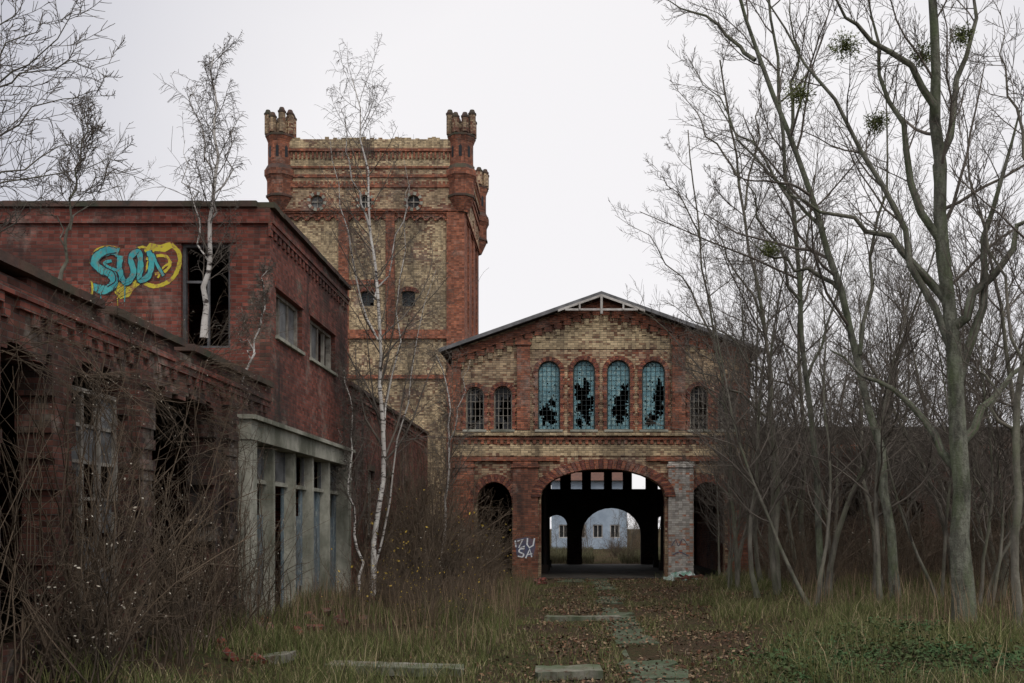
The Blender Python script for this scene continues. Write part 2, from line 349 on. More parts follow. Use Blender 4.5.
def pil(a, c_, top, bot, d, mat=M['red'], nm='pilaster'):
    (u0, z1), (u1, z0) = G(a, top), G(c_, bot); b = B(); b.box(u0, u1, 35 - d, 35.02, z0, z1)
    b.box(u0 - .05, u1 + .05, 35 - d - .05, 35.021, z1 - .2, z1 - .1)
    return b.build(nm, mat, gate)
pil(517, 530, 340, 430, .13); pil(672, 685, 340, 430, .13); pil(453, 461, 362, 430, .10); pil(741, 749, 362, 430, .10)
pil(513, 538, 462, 590, .20, M['red'], 'pier'); rp = pil(668, 693, 462, 590, .20, M['plastered'], 'pier'); rp['label'] = 'pier with peeling white plaster'
pil(453, 474, 462, 590, .15, M['red'], 'pier'); pil(728, 749, 462, 590, .15, M['red'], 'pier')
for (t, bt, d, m) in ((431, 436, .17, 'yellow'), (437, 440, .09, 'red'), (457, 461, .12, 'red')):
    b = B()
    if t == 457:
        b.box(xl, G(560, 0)[0], 35 - d, 35.01, G(0, bt)[1], G(0, t)[1]); b.build('string_course', M[m], gate); b = B(); b.box(G(646, 0)[0], xr, 35 - d, 35.01, G(0, bt)[1], G(0, t)[1])
    else: b.box(xl, xr, 35 - d, 35.01, G(0, bt)[1], G(0, t)[1])
    b.build('string_course', M[m], gate)
b = B()
for i in range(46):
    x = xl + .1 + i * .228
    b.box(x, x + .11, 34.93, 35.01, G(0, 444)[1], G(0, 440)[1] - .003)
b.build('dentil_course', M['red'], gate)
for (a, c_, spr, cr, fn), th, nn in zip(ar, (.28, .34, .28), (20, 46, 20)):
    (u0, zs), (u1, zcn) = fn(a, spr), fn(c_, cr); b = B()
    wedges(b, (u0 + u1) / 2, (u1 - u0) / 2 + .005, zs, zcn - zs, th, fm, -.23 if nn > 30 else -.16, .05, nn)
    b.build('arch_ring', [M['red'], M['darkred']], gate)
for w in big + small:
    b = B(); wedges(b, w[0], w[1] + .01, w[3], w[4], .15, fm, -.06, .04, 14)
    for sg in (-1, 1):
        zz = w[2]; i = 0
        while zz < w[3] - .02:
            e = .10 if i % 2 else .15
            x0 = w[0] + sg * (w[1] + .01); b.box(x0, x0 + sg * e, 34.94, 35.03, zz, min(zz + .15, w[3] - .005), i % 2); zz += .155; i += 1
    b.build('window_surround', [M['red'], M['darkred']], gate)
def inside(cx, hw, zb, zs, rise, x, z):
    if z < zb or abs(x - cx) > hw: return False
    return z < zs or ((x - cx) / hw) ** 2 + ((z - zs) / rise) ** 2 < 1
def window_arch(w, seed, parent, y, glass, barm, holes, nvx=4, nvz=9, cell=.055, bar=.014, rough=.15):
    cx, hw, zb, zs, rise = w; r = random.Random(seed); b = B(); zt = zs + rise
    nxg = int(2 * hw / cell); nzg = int((zt - zb) / cell)
    for i in range(nxg):
        for j in range(nzg):
            x = cx - hw + (i + .5) * 2 * hw / nxg; z = zb + (j + .5) * (zt - zb) / nzg
            if not inside(cx, hw, zb, zs, rise, x, z): continue
            gone = False
            for (fx, fz, fr, fh) in holes:
                dx = (x - (cx + fx * hw)) / (fr * hw); dz = (z - (zb + fz * (zt - zb))) / (fh * (zt - zb)); a = math.atan2(dz, dx)
                if dx * dx + dz * dz < (1 + .15 * math.sin(2 * a + seed) + .18 * math.sin(5 * a + 2 * seed) + .12 * math.sin(9 * a)) ** 2 + r.uniform(-rough, rough): gone = True
            if gone or r.random() < .02: continue
            e = hw / nxg; f = (zt - zb) / nzg / 2; t = r.uniform(-.006, .006)
            b.add([(x - e, y + t, z - f), (x + e, y - t, z - f), (x + e, y + t, z + f), (x - e, y - t, z + f)], [(0, 1, 2, 3)])
    if not b.v: b.box(cx - .02, cx + .02, y, y + .01, zb, zb + .1)
    o = b.build('window', glass, parent)
    b = B(); pts = [(cx - hw, zb), (cx + hw, zb)] + arch(cx, hw, zs, rise); t = .04
    inn = [(cx - hw + t, zb + t), (cx + hw - t, zb + t)] + arch(cx, hw - t, zs, rise - t)
    b.plate(pts, [inn], front(y), -.03, .03)
    for i in range(1, nvx):
        x = cx - hw + 2 * hw * i / nvx; zz = zs + rise * math.sqrt(max(0, 1 - ((x - cx) / hw) ** 2)) - .03
        b.box(x - bar, x + bar, y - .02, y - .006, zb + .03, zz)
    for j in range(1, nvz):
        z = zb + (zt - zb) * j / nvz; hx = hw * (1 if z < zs else math.sqrt(max(0, 1 - ((z - zs) / rise) ** 2))) - .03
        if hx > .05: b.box(cx - hx, cx + hx, y - .024, y - .021 + .003, z - bar * .7, z + bar * .7)
    b.build('frame', barm, o)
    return o
hl = [[(-.15, .22, .75, .14), (.3, .40, .3, .06)], [(.05, .42, .85, .26), (-.4, .1, .3, .06)], [(.15, .30, .75, .18), (.5, .55, .4, .10)], [(.5, .45, .5, .26), (-.2, .15, .5, .09)]]
for i, w in enumerate(big):
    o = window_arch(w, i + 3, gate, 35.1, M['teal'], M['bars'], hl[i], 5, 14, .05, .006, .3)
    b = B(); b.box(w[0] - w[1] - .1, w[0] + w[1] + .1, 34.8, 35.06, w[2] - .075, w[2] + .0); b.build('sill', M['concrete'], o)
for i, w in enumerate(small):
    o = window_arch(w, i + 13, gate, 35.15, M['dark'], M['frame'], [(.3, .5, .6, .3), (-.3, .1, .3, .1)], 4, 6, .07, .012)
    b = B(); b.box(w[0] - w[1] - .1, w[0] + w[1] + .1, 34.8, 35.1, w[2] - .075, w[2] + .0); b.build('sill', M['concrete'], o)
b = B(); mpg = front(34.8)
def gp(l): return [G(525.5 + (p_[0] - 525.5) * .92, 548 + (p_[1] - 548) * .9) for p_ in l]
b.sheet(gp([(514.5, 538), (527, 536), (536, 539), (536.5, 548), (534, 557), (524, 558), (516, 556)]), mpg, -.004, 1)
for st in ([(514.5, 539), (515.6, 547)], [(517, 540.5), (523, 538), (518.5, 547.5), (525, 546)], [(528, 537), (527.5, 544), (530, 547.5), (534, 545), (535.5, 537)]):
    ribbon(b, gp(st), .05, mpg, -.009, 0, smooth=False)
ribbon(b, gp([(525, 548.5), (520, 549), (519, 552), (523.5, 554.5), (522.5, 557.5), (517.5, 557)]), .05, mpg, -.009, 0)
ribbon(b, gp([(526, 559), (530.5, 549), (532.5, 558)]), .05, mpg, -.009, 0, smooth=False)
ribbon(b, gp([(527, 555.5), (533, 554)]), .036, mpg, -.013, 0, smooth=False)
b.build('graffiti', [M['gwhite'], M['gblue']], gate)
b = B()
def gq(l): return [G(*p_) for p_ in l]
ribbon(b, gq([(671, 546), (675, 540), (678, 546), (682, 539), (687, 545)]), .03, mpg, -.006, 0); ribbon(b, gq([(672, 555), (679, 552), (688, 556)]), .03, mpg, -.006, 0)
b.build('graffiti', M['gblue'], gate)

rw = thing('brick_wing', 'long low derelict brick wing behind bare trees', 'building', (18, 36, 0))
outer = [(xr + .15, -.3)]; xx = xr + 1.3
while xx < 33:
    outer += notch(xx + .9, .85, -.3, 2.3, .6); xx += 3.4
outer += [(35, -.3), (35, 5.25), (xr + .15, 5.25)]
hs = [archhole(xr + 1.3 + 3.4 * i + 2.55, .35, 2.2, 3.2, .3) for i in range(7)]
b = B(); b.plate(outer, hs, front(36), 0, .4); b.box(xr + .15, xr + .5, 36.4, 45, -.3, 5.2); b.box(34.6, 35, 36.4, 45, -.3, 5.2); b.box(xr + .15, 35, 45, 45.4, -.3, 5.2)
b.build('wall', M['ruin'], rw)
b = B(); b.box(xr + .05, 35.2, 35.8, 45.6, 5.26, 5.4); b.build('roof', M['roof'], rw)
b = B(); b.box(xr + .15, 35, 35.88, 36.02, 4.6, 4.75)
for i in range(70): b.box(xr + .3 + i * .4, xr + .45 + i * .4, 35.92, 36.018, 4.4, 4.602)
b.build('cornice', M['red'], rw)

# ------------------------------------------------------------------ TOWER
TY = 46.0; kt = .046
def T(px, py): return ((px - 571) * kt, H + (527 - py) * kt)
tower = thing('water_tower', 'tall square brick tower with corner turrets and battlements', 'tower', (-9, 49.5, 0))
x0, x1 = T(280, 0)[0], T(462, 0)[0]; ty0, ty1 = TY, TY + 7.0
tz = lambda py: T(0, py)[1]
def round_hole(cx, cz, r, n=16): return [(cx + r * math.cos(2 * math.pi * i / n), cz + r * math.sin(2 * math.pi * i / n)) for i in range(n)]
b = B()
tw = [wnd(361, 374, 306, 291, T, False), wnd(402, 415, 306, 291, T, False), wnd(312, 324, 430, 405, T)]
b.plate(rect(x0, x1, -.3, tz(216)), [archhole(*w) for w in tw], front(ty0), 0, .4)
b.plate(rect(ty0 + .4, ty1, -.3, tz(216)), [], side(x1), 0, .4); b.plate(rect(ty0 + .4, ty1, -.3, tz(216)), [], side(x0 + .4), 0, .4); b.box(x0 + .4, x1 - .4, ty1 - .4, ty1, -.3, tz(216))
b.build('wall', M['yellow'], tower)
def tp(a, c_, t, bt, d, m='red', nm='pilaster'):
    b = B(); (u0, z1), (u1, z0) = T(a, t), T(c_, bt); b.box(u0, u1, ty0 - d, ty0 + .02, z0, z1); return b.build(nm, M[m], tower)
tp(279, 286, 213, 560, .14); tp(339, 349, 213, 330, .12); tp(386, 395, 213, 330, .12); tp(447, 463, 213, 560, .15)
tp(339, 349, 341, 560, .12)
tp(286.1, 446.9, 330, 339, .16, 'red', 'string_course'); tp(286.1, 446.9, 375, 379, .1, 'red', 'string_course')
tp(349.1, 385.9, 280, 285, .07, 'red', 'string_course')
b = B(); b.box(x1 - .02, x1 + .05, ty0 + .02, ty1, tz(560), tz(213.5)); b.box(x1 - .02, x1 + .14, ty0 + .01, ty1, tz(340), tz(330))
for (ya, yb, d) in ((ty0 - .15, ty0 + 1.0, .12), (ty0 + 2.0, ty0 + 2.7, .12), (ty0 + 4.2, ty0 + 4.9, .12), (ty1 - .9, ty1, .12)):
    b.box(x1 - .02, x1 + d, ya + .001, yb, -.3, tz(213))
b.build('side_pilaster', M['red'], tower)
for w in tw:
    b = B(); wedges(b, w[0], w[1] + .01, w[3], w[4], .2, front(ty0), -.05, .03, 12); b.build('window_surround', [M['red'], M['darkred']], tower)
    window_arch(w, 5, tower, ty0 + .15, M['dark'], M['bars'], [], 2, 3, .15, .02)
for (a, c_) in ((286, 339), (349, 386), (395, 447)):
    b = B(); u0, u1 = T(a, 0)[0], T(c_, 0)[0]; nn = 5 if c_ - a > 40 else 4
    for i in range(nn):
        c0 = u0 + (u1 - u0) * (i + .5) / nn; h_ = (u1 - u0) / nn / 2
        wedges(b, c0, h_ * .62, tz(221), h_ * .6, h_ * .36, front(ty0), -.11, .02, 8)
    b.build('corbel_arches', [M['red'], M['darkred']], tower)
OV = .20
b = B()
for i in range(3):
    o = OV * (i + 1) / 3; b.box(x0 - o, x1 + o, ty0 - o, ty1 + o, tz(216) + i * .09 + .001 * i, tz(216) + (i + 1) * .09)
zb = tz(216) + .272
b.build('corbel', M['red'], tower)
b = B(); fx0, fx1, fy0, fy1 = x0 - OV + .02, x1 + OV - .02, ty0 - OV + .02, ty1 + OV - .02
wz = tz(203)
rh = [round_hole((px - 571) * kt, wz, .29) for px in (318, 366, 414)]
b.plate(rect(fx0, fx1, zb, tz(152)), rh, front(fy0), 0, .4, 0)
b.plate(rect(fy0 + .4, fy1, zb, tz(152)), [round_hole(TY + a, wz, .29) for a in (1.6, 3.5, 5.4)], side(fx1), 0, .4, 0)
b.box(fx0, fx0 + .4, fy0 + .4, fy1, zb, tz(152), 0); b.box(fx0 + .4, fx1 - .4, fy1 - .4, fy1, zb, tz(152), 0)
b.build('upper_wall', M['mixed'], tower)
for px in (318, 366, 414):
    cx_, cz_ = (px - 571) * kt, wz
    b = B()
    for i in range(16):
        a0, a1 = 2 * math.pi * (i + .04) / 16, 2 * math.pi * (i + .96) / 16
        b.plate([(cx_ + .30 * math.cos(a0), cz_ + .30 * math.sin(a0)), (cx_ + .44 * math.cos(a0), cz_ + .44 * math.sin(a0)), (cx_ + .44 * math.cos(a1), cz_ + .44 * math.sin(a1)), (cx_ + .30 * math.cos(a1), cz_ + .30 * math.sin(a1))], [], front(fy0), -.06, .03, i % 2)
    b.build('window_surround', [M['red'], M['concrete']], tower)
    b = B(); b.sheet(round_hole(cx_, cz_, .28), front(fy0 + .12)); o = b.build('round_window', M['greyglass'] if px == 318 else M['dark'], tower)
    b = B(); b.box(cx_ - .025, cx_ + .025, fy0 + .08, fy0 + .11, cz_ - .28, cz_ + .28); b.box(cx_ - .28, cx_ + .28, fy0 + .05, fy0 + .079, cz_ - .025, cz_ + .025); b.build('frame', M['frame'], o)
b = B()
def band(b, z0, z1, d, mi=0):
    b.box(fx0 - d, fx1 + d, fy0 - d, fy0 + .01, z0, z1, mi); b.box(fx1 - .01, fx1 + d, fy0 + .011, fy1 + d, z0, z1, mi); b.box(fx0 - d, fx0 + .01, fy0 + .011, fy1 + d, z0, z1, mi)
band(b, tz(189), tz(186), .06); band(b, tz(179), tz(176), .06); band(b, tz(170), tz(168), .07)
b.build('string_course', M['red'], tower)
b = B(); band(b, tz(168) + .002, tz(154), .02)
b.build('frieze_panel', M['yellow'], tower)
b = B()
nn = 40
for i in range(nn):
    x = fx0 + .5 + (fx1 - fx0 - 1) * (i + .5) / nn
    b.box(x - .04, x + .04, fy0 - .09, fy0 + .01, tz(160.5), tz(154)); b.box(x - .05, x + .05, fy0 - .05, fy0 + .01, tz(186) + .003, tz(183))
for i in range(30):
    x = fy0 + (fy1 - fy0) * (i + .5) / 30
    b.box(fx1 - .01, fx1 + .09, x - .04, x + .04, tz(160.5), tz(154)); b.box(fx1 - .01, fx1 + .05, x - .05, x + .05, tz(186) + .003, tz(183))
b.build('corbel_frieze', M['red'], tower)
b = B(); band(b, tz(153.5), tz(150.5), .12, 0); band(b, tz(150.5) + .002, tz(141.5), .05, 1)
rr = random.Random(8)
for i in range(40):
    x = fx0 + .6 + (fx1 - fx0 - 1.2) * (i + .5) / 40
    b.box(x - .09, x + .09, fy0 - .05, fy0 + .01, tz(141.5) + .002, tz(141.5) + rr.choice([.02, .02, .06, .09, .13]), 1)
b.box(fx0 + .1, fx1 - .1, fy0 + .1, fy1 - .1, tz(152), tz(150.5), 0)
b.build('parapet', [M['red'], M['yellow']], tower)
IN = .20
for (cx_, cy_) in ((fx0 + IN, fy0 + IN), (fx1 - IN, fy0 + IN), (fx1 - IN, fy1 - IN), (fx0 + IN, fy1 - IN)):
    b = B(); r = .60
    b.prism(cx_, cy_, .3, r, tz(213), tz(199), mi=0); b.prism(cx_, cy_, r + .05, r + .05, tz(199), tz(197), mi=2)
    b.prism(cx_, cy_, r, r, tz(197), tz(183), mi=0); b.prism(cx_, cy_, r, r + .10, tz(183), tz(178), mi=0); b.prism(cx_, cy_, r + .12, r + .12, tz(178), tz(172), mi=0); b.prism(cx_, cy_, r + .10, r - .02, tz(172), tz(167), mi=2); b.prism(cx_, cy_, r - .04, r - .04, tz(167), tz(144), mi=0)
    b.prism(cx_, cy_, r - .03, r + .06, tz(144), tz(139), mi=0); b.prism(cx_, cy_, r + .08, r + .08, tz(139), tz(137), mi=2); b.prism(cx_, cy_, r - .10, r - .10, tz(137), tz(131), mi=1)
    o = b.build('turret', [M['red'], M['mixed'], M['cap']], tower)
    rt = random.Random(int(cx_ * 10 + cy_ * 7))
    for i in range(8):
        a0 = i * 2 * math.pi / 8 + math.pi / 8; mx, my = cx_ + (r - .05) * math.cos(a0), cy_ + (r - .05) * math.sin(a0)
        tpz = rt.choice([112, 113, 114, 117]); rd = rt.uniform(.155, .175)
        b = B(); b.prism(mx, my, rd, rd, tz(136.5), tz(tpz + 5), 8, mi=0); b.prism(mx, my, rd + .025, rd + .03, tz(tpz + 5), tz(tpz + 3.5), 8, mi=1); b.prism(mx, my, rd, rd * .6, tz(tpz + 3.5), tz(tpz), 8, mi=1)
        b.build('merlon', [M['mixed'], M['cap']], o)
    b = B()
    for i in range(8):
        a0 = i * 2 * math.pi / 8; cc, ss = math.cos(a0), math.sin(a0); rr_ = (r - .04) * math.cos(math.pi / 8)
        cxx, cyy = cx_ + (rr_ + .012) * cc, cy_ + (rr_ + .012) * ss; e = .07
        z0, z1 = tz(160), tz(150)
        b.add([(cxx - ss * e, cyy + cc * e, z0), (cxx + ss * e, cyy - cc * e, z0), (cxx + ss * e, cyy - cc * e, z1), (cxx, cyy, z1 + .1), (cxx - ss * e, cyy + cc * e, z1)], [(0, 1, 2, 3, 4)])
    b.build('slit_window', M['dark'], o)

# ------------------------------------------------------------------ LEFT FACTORY BUILDING
fac = thing('factory_building', 'ruined red brick factory with flat roofs, empty windows and graffiti', 'building', (-8, 18, 0))
XS = -5.0; sm = side(XS)
A0, AM, B0, B1, C1 = 3.0, 15.0, 16.6, 22.4, 34.9
ZA, ZB, ZC = 4.1, 7.1, 4.98
rj = random.Random(12)
top = []; y = AM - .01
while y > A0 + .3:
    st = min(rj.choice([.2, .4, .6]), y - A0 - .05)
    zz = ZA - .003 - rj.choice([0, 0, 0, .06])
    top += [(y, zz), (y - st + .01, zz)]; y -= st
outer = [(A0, -.3)] + jag(11.9, 14.0, -.3, 3.35, 5, .16) + [(AM, -.3), (AM, ZA - .003)] + top + [(A0, ZA - .1)]
jh = [jag(10.1, 11.2, .9, 3.35, 6, .09), jag(5.0, 7.9, .9, 3.1, 8, .2), jag(8.75, 9.65, .7, 3.3, 10, .1)]
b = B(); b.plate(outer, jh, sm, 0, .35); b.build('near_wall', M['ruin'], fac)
outer = [(AM, -.3), (15.12, -.3), (15.12, 3.35), (21.8, 3.35), (21.8, -.3), (C1, -.3), (C1, ZC), (B1, ZC), (B1, ZB), (B0, ZB), (B0, ZA), (AM, ZA)]
sw = [(16.95, 18.6, 5.05, 5.85), (19.15, 21.2, 5.05, 5.85), (22.7, 23.15, 3.0, 3.75), (24.6, 25.4, 1.6, 3.2), (27.2, 28.0, 1.6, 3.2), (30, 30.8, 1.6, 3.2)]
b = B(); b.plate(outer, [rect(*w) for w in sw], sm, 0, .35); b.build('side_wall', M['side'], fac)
def FB(px, py): return ((px - 571) * .0166, H + (527 - py) * .0166)
(wx0, wz0), (wx1, wz1) = FB(181, 348), FB(230, 243)
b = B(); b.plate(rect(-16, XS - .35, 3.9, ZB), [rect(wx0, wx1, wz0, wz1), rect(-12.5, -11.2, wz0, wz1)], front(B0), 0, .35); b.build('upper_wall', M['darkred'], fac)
b = B(); b.box(-16, XS - .35, B1 - .35, B1, -.3, ZB); b.box(-16.3, -16, A0, B1, -.3, ZB - .2); b.box(-16, XS - .35, A0, A0 + .3, -.3, ZA); b.build('rear_wall', M['darkred'], fac)
b = B(); b.box(-16, -15.7, B1 + .01, C1, -.3, ZC); b.box(-15.7, XS - .35, C1 - .3, C1, -.3, ZC); b.build('rear_wing_wall', M['side'], fac)
for (a_, c_, z0_, z1_) in ((A0 + .3, B1 - .36, 3.6, 3.72), (B0 + .36, B1 - .36, 6.7, 6.85), (B1 + .01, C1 - .31, 4.55, 4.7)):
    b = B(); b.box(-15.7, XS - .355, a_, c_, z0_, z1_); b.build('roof', M['roof'], fac)
rr_ = random.Random(4)
def coping(y0, y1, z, miss):
    y = y0; b = B()
    while y < y1 - .02:
        L = min(rr_.uniform(.25, .34), y1 - y)
        if rr_.random() > miss: b.box(XS - .42, XS + .07 + rr_.uniform(0, .015), y, y + L - .002, z + .003, z + .085 + rr_.uniform(0, .012))
        y += L
    b.build('coping', M['cap'], fac)
coping(A0, AM, ZA, .07); coping(AM, B0 - .01, ZA, .0); coping(B0, B1, ZB, .0); coping(B1 + .01, C1 - .3, ZC, .04)
b = B(); x = -16.0
while x < XS - .45:
    L = .3
    b.box(x, x + L - .002, B0 - .07, B0 + .4, ZB + .003, ZB + .09 + rr_.uniform(0, .01))
    x += L
b.build('coping', M['cap'], fac)
for (y0, y1, z, ms_) in ((A0, B0 - .01, ZA - .33, .06), (B0 - .05, B1, ZB - .36, .0), (B1 + .01, C1 - .5, ZC - .33, .03)):
    b = B(); y = y0
    while y < y1 - .2:
        L = .25
        if rr_.random() >= ms_: b.box(XS - .01, XS + .045, y, y + L, z, z + .09)
        if rr_.random() >= ms_: b.box(XS - .01, XS + .07, y, y + L, z + .092, z + .16)
        if rr_.random() >= ms_ * 2: b.box(XS - .01, XS + .035, y, y + .11, z - .12, z - .003)
        y += .25
    b.build('corbel_course', M['side'], fac)
b = B(); b.box(-16, XS - .01, B0 - .06, B0 + .01, ZB - .27, ZB - .2); b.build('corbel_course', M['darkred'], fac)
for yy in (8.15, 11.35, 14.3):
    b = B(); z = -.3; r2 = random.Random(yy)
    while z < 3.6:
        h_ = .12; e = r2.choice([0, 0, 0, .04, .07]); b.box(XS - .01, XS + .11 - e * .6, yy + (e if r2.random() < .5 else 0), yy + .42 - (e if r2.random() < .5 else 0), z, z + h_ - .001); z += h_
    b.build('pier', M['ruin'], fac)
def sidewin(y0, y1, z0, z1, nx_, nz_, gl, seed, fr=M['frame'], miss=.35, trim=True, w=.045):
    r = random.Random(seed); b = B(); x = XS - .14
    for i in range(nx_):
        for j in range(nz_):
            if r.random() < miss: continue
            a0, a1 = y0 + (y1 - y0) * i / nx_, y0 + (y1 - y0) * (i + 1) / nx_; c0, c1 = z0 + (z1 - z0) * j / nz_, z0 + (z1 - z0) * (j + 1) / nz_
            b.add([(x, a0 + .02, c0 + .02), (x, a1 - .02, c0 + .02), (x, a1 - .02, c1 - .02), (x, a0 + .02, c1 - .02)], [(0, 1, 2, 3)])
    if not b.v: b.box(x - .01, x, y0 + .03, y0 + .1, z0 + .03, z0 + .2)
    o = b.build('window', gl, fac); b = B()
    b.plate(rect(y0, y1, z0, z1), [rect(y0 + w, y1 - w, z0 + w, z1 - w)], side(x + .05), 0, .1)
    for i in range(1, nx_):
        a = y0 + (y1 - y0) * i / nx_; ww = w * .6
        if trim or r.random() > .3: b.box(x - .03, x + .03, a - ww, a + ww, z0 + w, z1 - w)
    for j in range(1, nz_):
        a = z0 + (z1 - z0) * j / nz_
        if trim or r.random() > .3: b.box(x - .025, x + .025, y0 + w, y1 - w, a - .018, a + .018)
    b.build('frame', fr, o)
    if trim:
        b = B(); b.box(XS - .1, XS + .05, y0 - .04, y1 + .04, z0 - .06, z0 - .003); b.build('sill', M['concrete'] if z0 > 4 else M['cap'], o)
        b = B(); b.box(XS - .01, XS + .02, y0 - .06, y1 + .06, z1 + .003, z1 + .14); b.build('lintel', M['side'] if z0 > 4 else M['cap'], o)
sidewin(*sw[0], 3, 1, M['greyglass'], 1, miss=.35, w=.06); sidewin(*sw[1], 4, 1, M['greyglass'], 2, miss=.35, w=.06)
sidewin(10.07, 11.23, .95, 3.25, 3, 6, M['greyglass'], 3, trim=False, miss=.6)
sidewin(*sw[2], 2, 2, M['dark'], 5)
for i in (3, 4, 5): sidewin(*sw[i], 2, 3, M['dark'], i)
b = B(); w = .05
b.plate(rect(wx0, wx1, wz0, wz1), [rect(wx0 + w, wx1 - w, wz0 + w, wz1 - w)], front(B0 + .08), 0, .08)
b.box(wx0 + .40, wx0 + .44, B0 + .1, B0 + .14, wz0 + w, wz1 - w); b.box(wx0 + w, wx0 + .4, B0 + .1, B0 + .14, wz0 + 1.1, wz0 + 1.14)
o = b.build('window', M['fascia'], fac)
b = B(); b.box(wx0 - .1, wx1 + .1, B0 - .02, B0 + .01, wz1 + .003, wz1 + .2); b.build('lintel', M['side'], o)
b = B(); b.box(XS - .2, XS + .20, 15.0, 21.95, 3.12, 3.42); b.box(XS - .2, XS + .18, 15.02, 15.36, -.3, 3.118); b.box(XS - .2, XS + .18, 21.6, 21.93, -.3, 3.118)
b.box(XS - .3, XS + .27, 14.95, 22.0, 3.423, 3.49)
for yy in (16.5, 17.75, 19.0, 20.3): b.box(XS - .15, XS + .08, yy, yy + .13, -.3, 3.118)
b.box(XS - .14, XS - .02, 15.36, 21.6, 2.5, 2.57)
bay = b.build('loading_bay', M['concrete'], fac)
r = random.Random(9)
ed = [15.36, 16.5, 16.63, 17.75, 17.88, 19.0, 19.13, 20.3, 20.43, 21.6]
for j in range(0, 10, 2):
    b = B(); y = ed[j] + .02
    while y < ed[j + 1] - .05:
        wd = min(r.uniform(.18, .30), ed[j + 1] - y - .01)
        if r.random() > .25:
            b.box(XS - .12 + r.uniform(-.02, .01), XS - .09 + r.uniform(0, .02), y, y + wd - .02, r.choice([-.2, -.2, .4, .7]), r.choice([2.49, 2.49, 2.0]))
        y += wd
    b.build('door', M['panel'], bay)
    b = B()
    for q_ in range(2):
        a0 = ed[j] + (ed[j + 1] - ed[j]) * q_ / 2; a1 = ed[j] + (ed[j + 1] - ed[j]) * (q_ + 1) / 2
        if r.random() > .4: b.add([(XS - .1, a0 + .03, 2.58), (XS - .1, a1 - .03, 2.58), (XS - .1, a1 - .03, 3.11), (XS - .1, a0 + .03, 3.11)], [(0, 1, 2, 3)])
        b.box(XS - .12, XS - .07, a1 - .02, a1 + .02, 2.57, 3.115)
    b.build('transom_window', M['greyglass'], bay)
# graffiti on the upper wall: loose spray lettering
b = B(); mg = front(B0)
def fp(l): return [FB(*p_) for p_ in l]
def rib(l, w_, d_, mi, sm_=True): ribbon(b, fp(l), w_, mg, d_, mi, sm_)
b.sheet(fp([(112, 285), (120, 281), (129, 284), (137, 279), (142, 283), (134, 289), (129, 297), (120, 299), (115, 293)]), mg, -.003, 0)
b.sheet(fp([(144, 250), (150, 243), (160, 245), (170, 242), (174, 247), (165, 252), (155, 251), (148, 257)]), mg, -.0035, 0)
rib([(171, 244), (179, 253), (179, 266), (172, 279), (158, 286), (146, 284), (139, 278)], .07, -.004, 0)
rib([(147, 272), (149, 262), (157, 256), (167, 257), (170, 265), (164, 272), (155, 274)], .05, -.005, 0)
rib([(172, 262), (163, 268), (158, 278)], .035, -.0065, 0); rib([(135, 250), (143, 247), (150, 252), (147, 260)], .04, -.0068, 0)
rib([(91, 264), (96, 251), (108, 247), (120, 249)], .045, -.007, 0)
S_ = [(119, 253), (110, 251), (99, 255), (95, 263), (102, 270), (112, 275), (114, 284), (105, 290), (93, 287)]
W_ = [(121, 256), (120, 269), (126, 283), (134, 273), (131, 258), (139, 252), (141, 266), (140, 280), (149, 276), (152, 262), (149, 251)]
X_ = [(153, 254), (157, 264), (164, 276)]
for L_, wd in ((S_, .165), (W_, .125), (X_, .08)): rib(L_, wd, -.011 - wd * .002, 2)
for L_, wd in ((S_, .135), (W_, .09), (X_, .05)): rib(L_, wd, -.016 - wd * .002, 1)
rib([(112, 261), (105, 263), (110, 268), (120, 272), (121, 281)], .05, -.0155, 1)
rib([(117, 253), (107, 255), (100, 261), (105, 267), (114, 272), (116, 281), (108, 287)], .018, -.020, 2)
rib([(92, 281), (93, 290), (91, 299)], .035, -.019, 0); rib([(125, 283), (125.5, 291), (125, 302)], .018, -.0195, 1, False); rib([(101, 290), (101.4, 300)], .016, -.0195, 1, False); rib([(118, 298), (118, 306)], .016, -.0195, 0, False)
b.build('graffiti', [M['gyellow'], M['gcyan'], M['gblack']], fac)

ho = thing('distant_house', 'pale bluish rendered house seen through the brick passage', 'house', (2, 82, 0))
hx0, hx1 = -1.6, 4.6
b = B(); hh = [rect(hx0 + .6 + 1.4 * i, hx0 + 1.4 + 1.4 * i, z, z + 1.1) for i in range(4) for z in (.9, 3.4)]
b.plate(rect(hx0, hx1, -.2, 5.6), hh, front(82), 0, .3); b.box(hx0, hx0 + .3, 82.3, 90, -.2, 5.6); b.box(hx1 - .3, hx1, 82.3, 90, -.2, 5.6); b.box(hx0, hx1, 90, 90.3, -.2, 5.6); b.build('wall', M['render'], ho)
b = B(); b.plate([(81.5, 5.6), (90.8, 5.6), (86, 8.6)], [], lambda u, v, w: (hx0 - .3 + w, u, v), 0, hx1 - hx0 + .6); b.build('roof', M['tile'], ho)
for h_ in hh:
    b = B(); b.sheet(h_, front(82.15)); o = b.build('window', M['dark'], ho)
    b = B(); b.plate(h_, [rect(h_[0][0] + .08, h_[1][0] - .08, h_[0][1] + .08, h_[2][1] - .08)], front(82.06), 0, .05); b.box((h_[0][0] + h_[1][0]) / 2 - .03, (h_[0][0] + h_[1][0]) / 2 + .03, 82.06, 82.1, h_[0][1] + .08, h_[2][1] - .08); b.build('frame', M['palewood'], o)

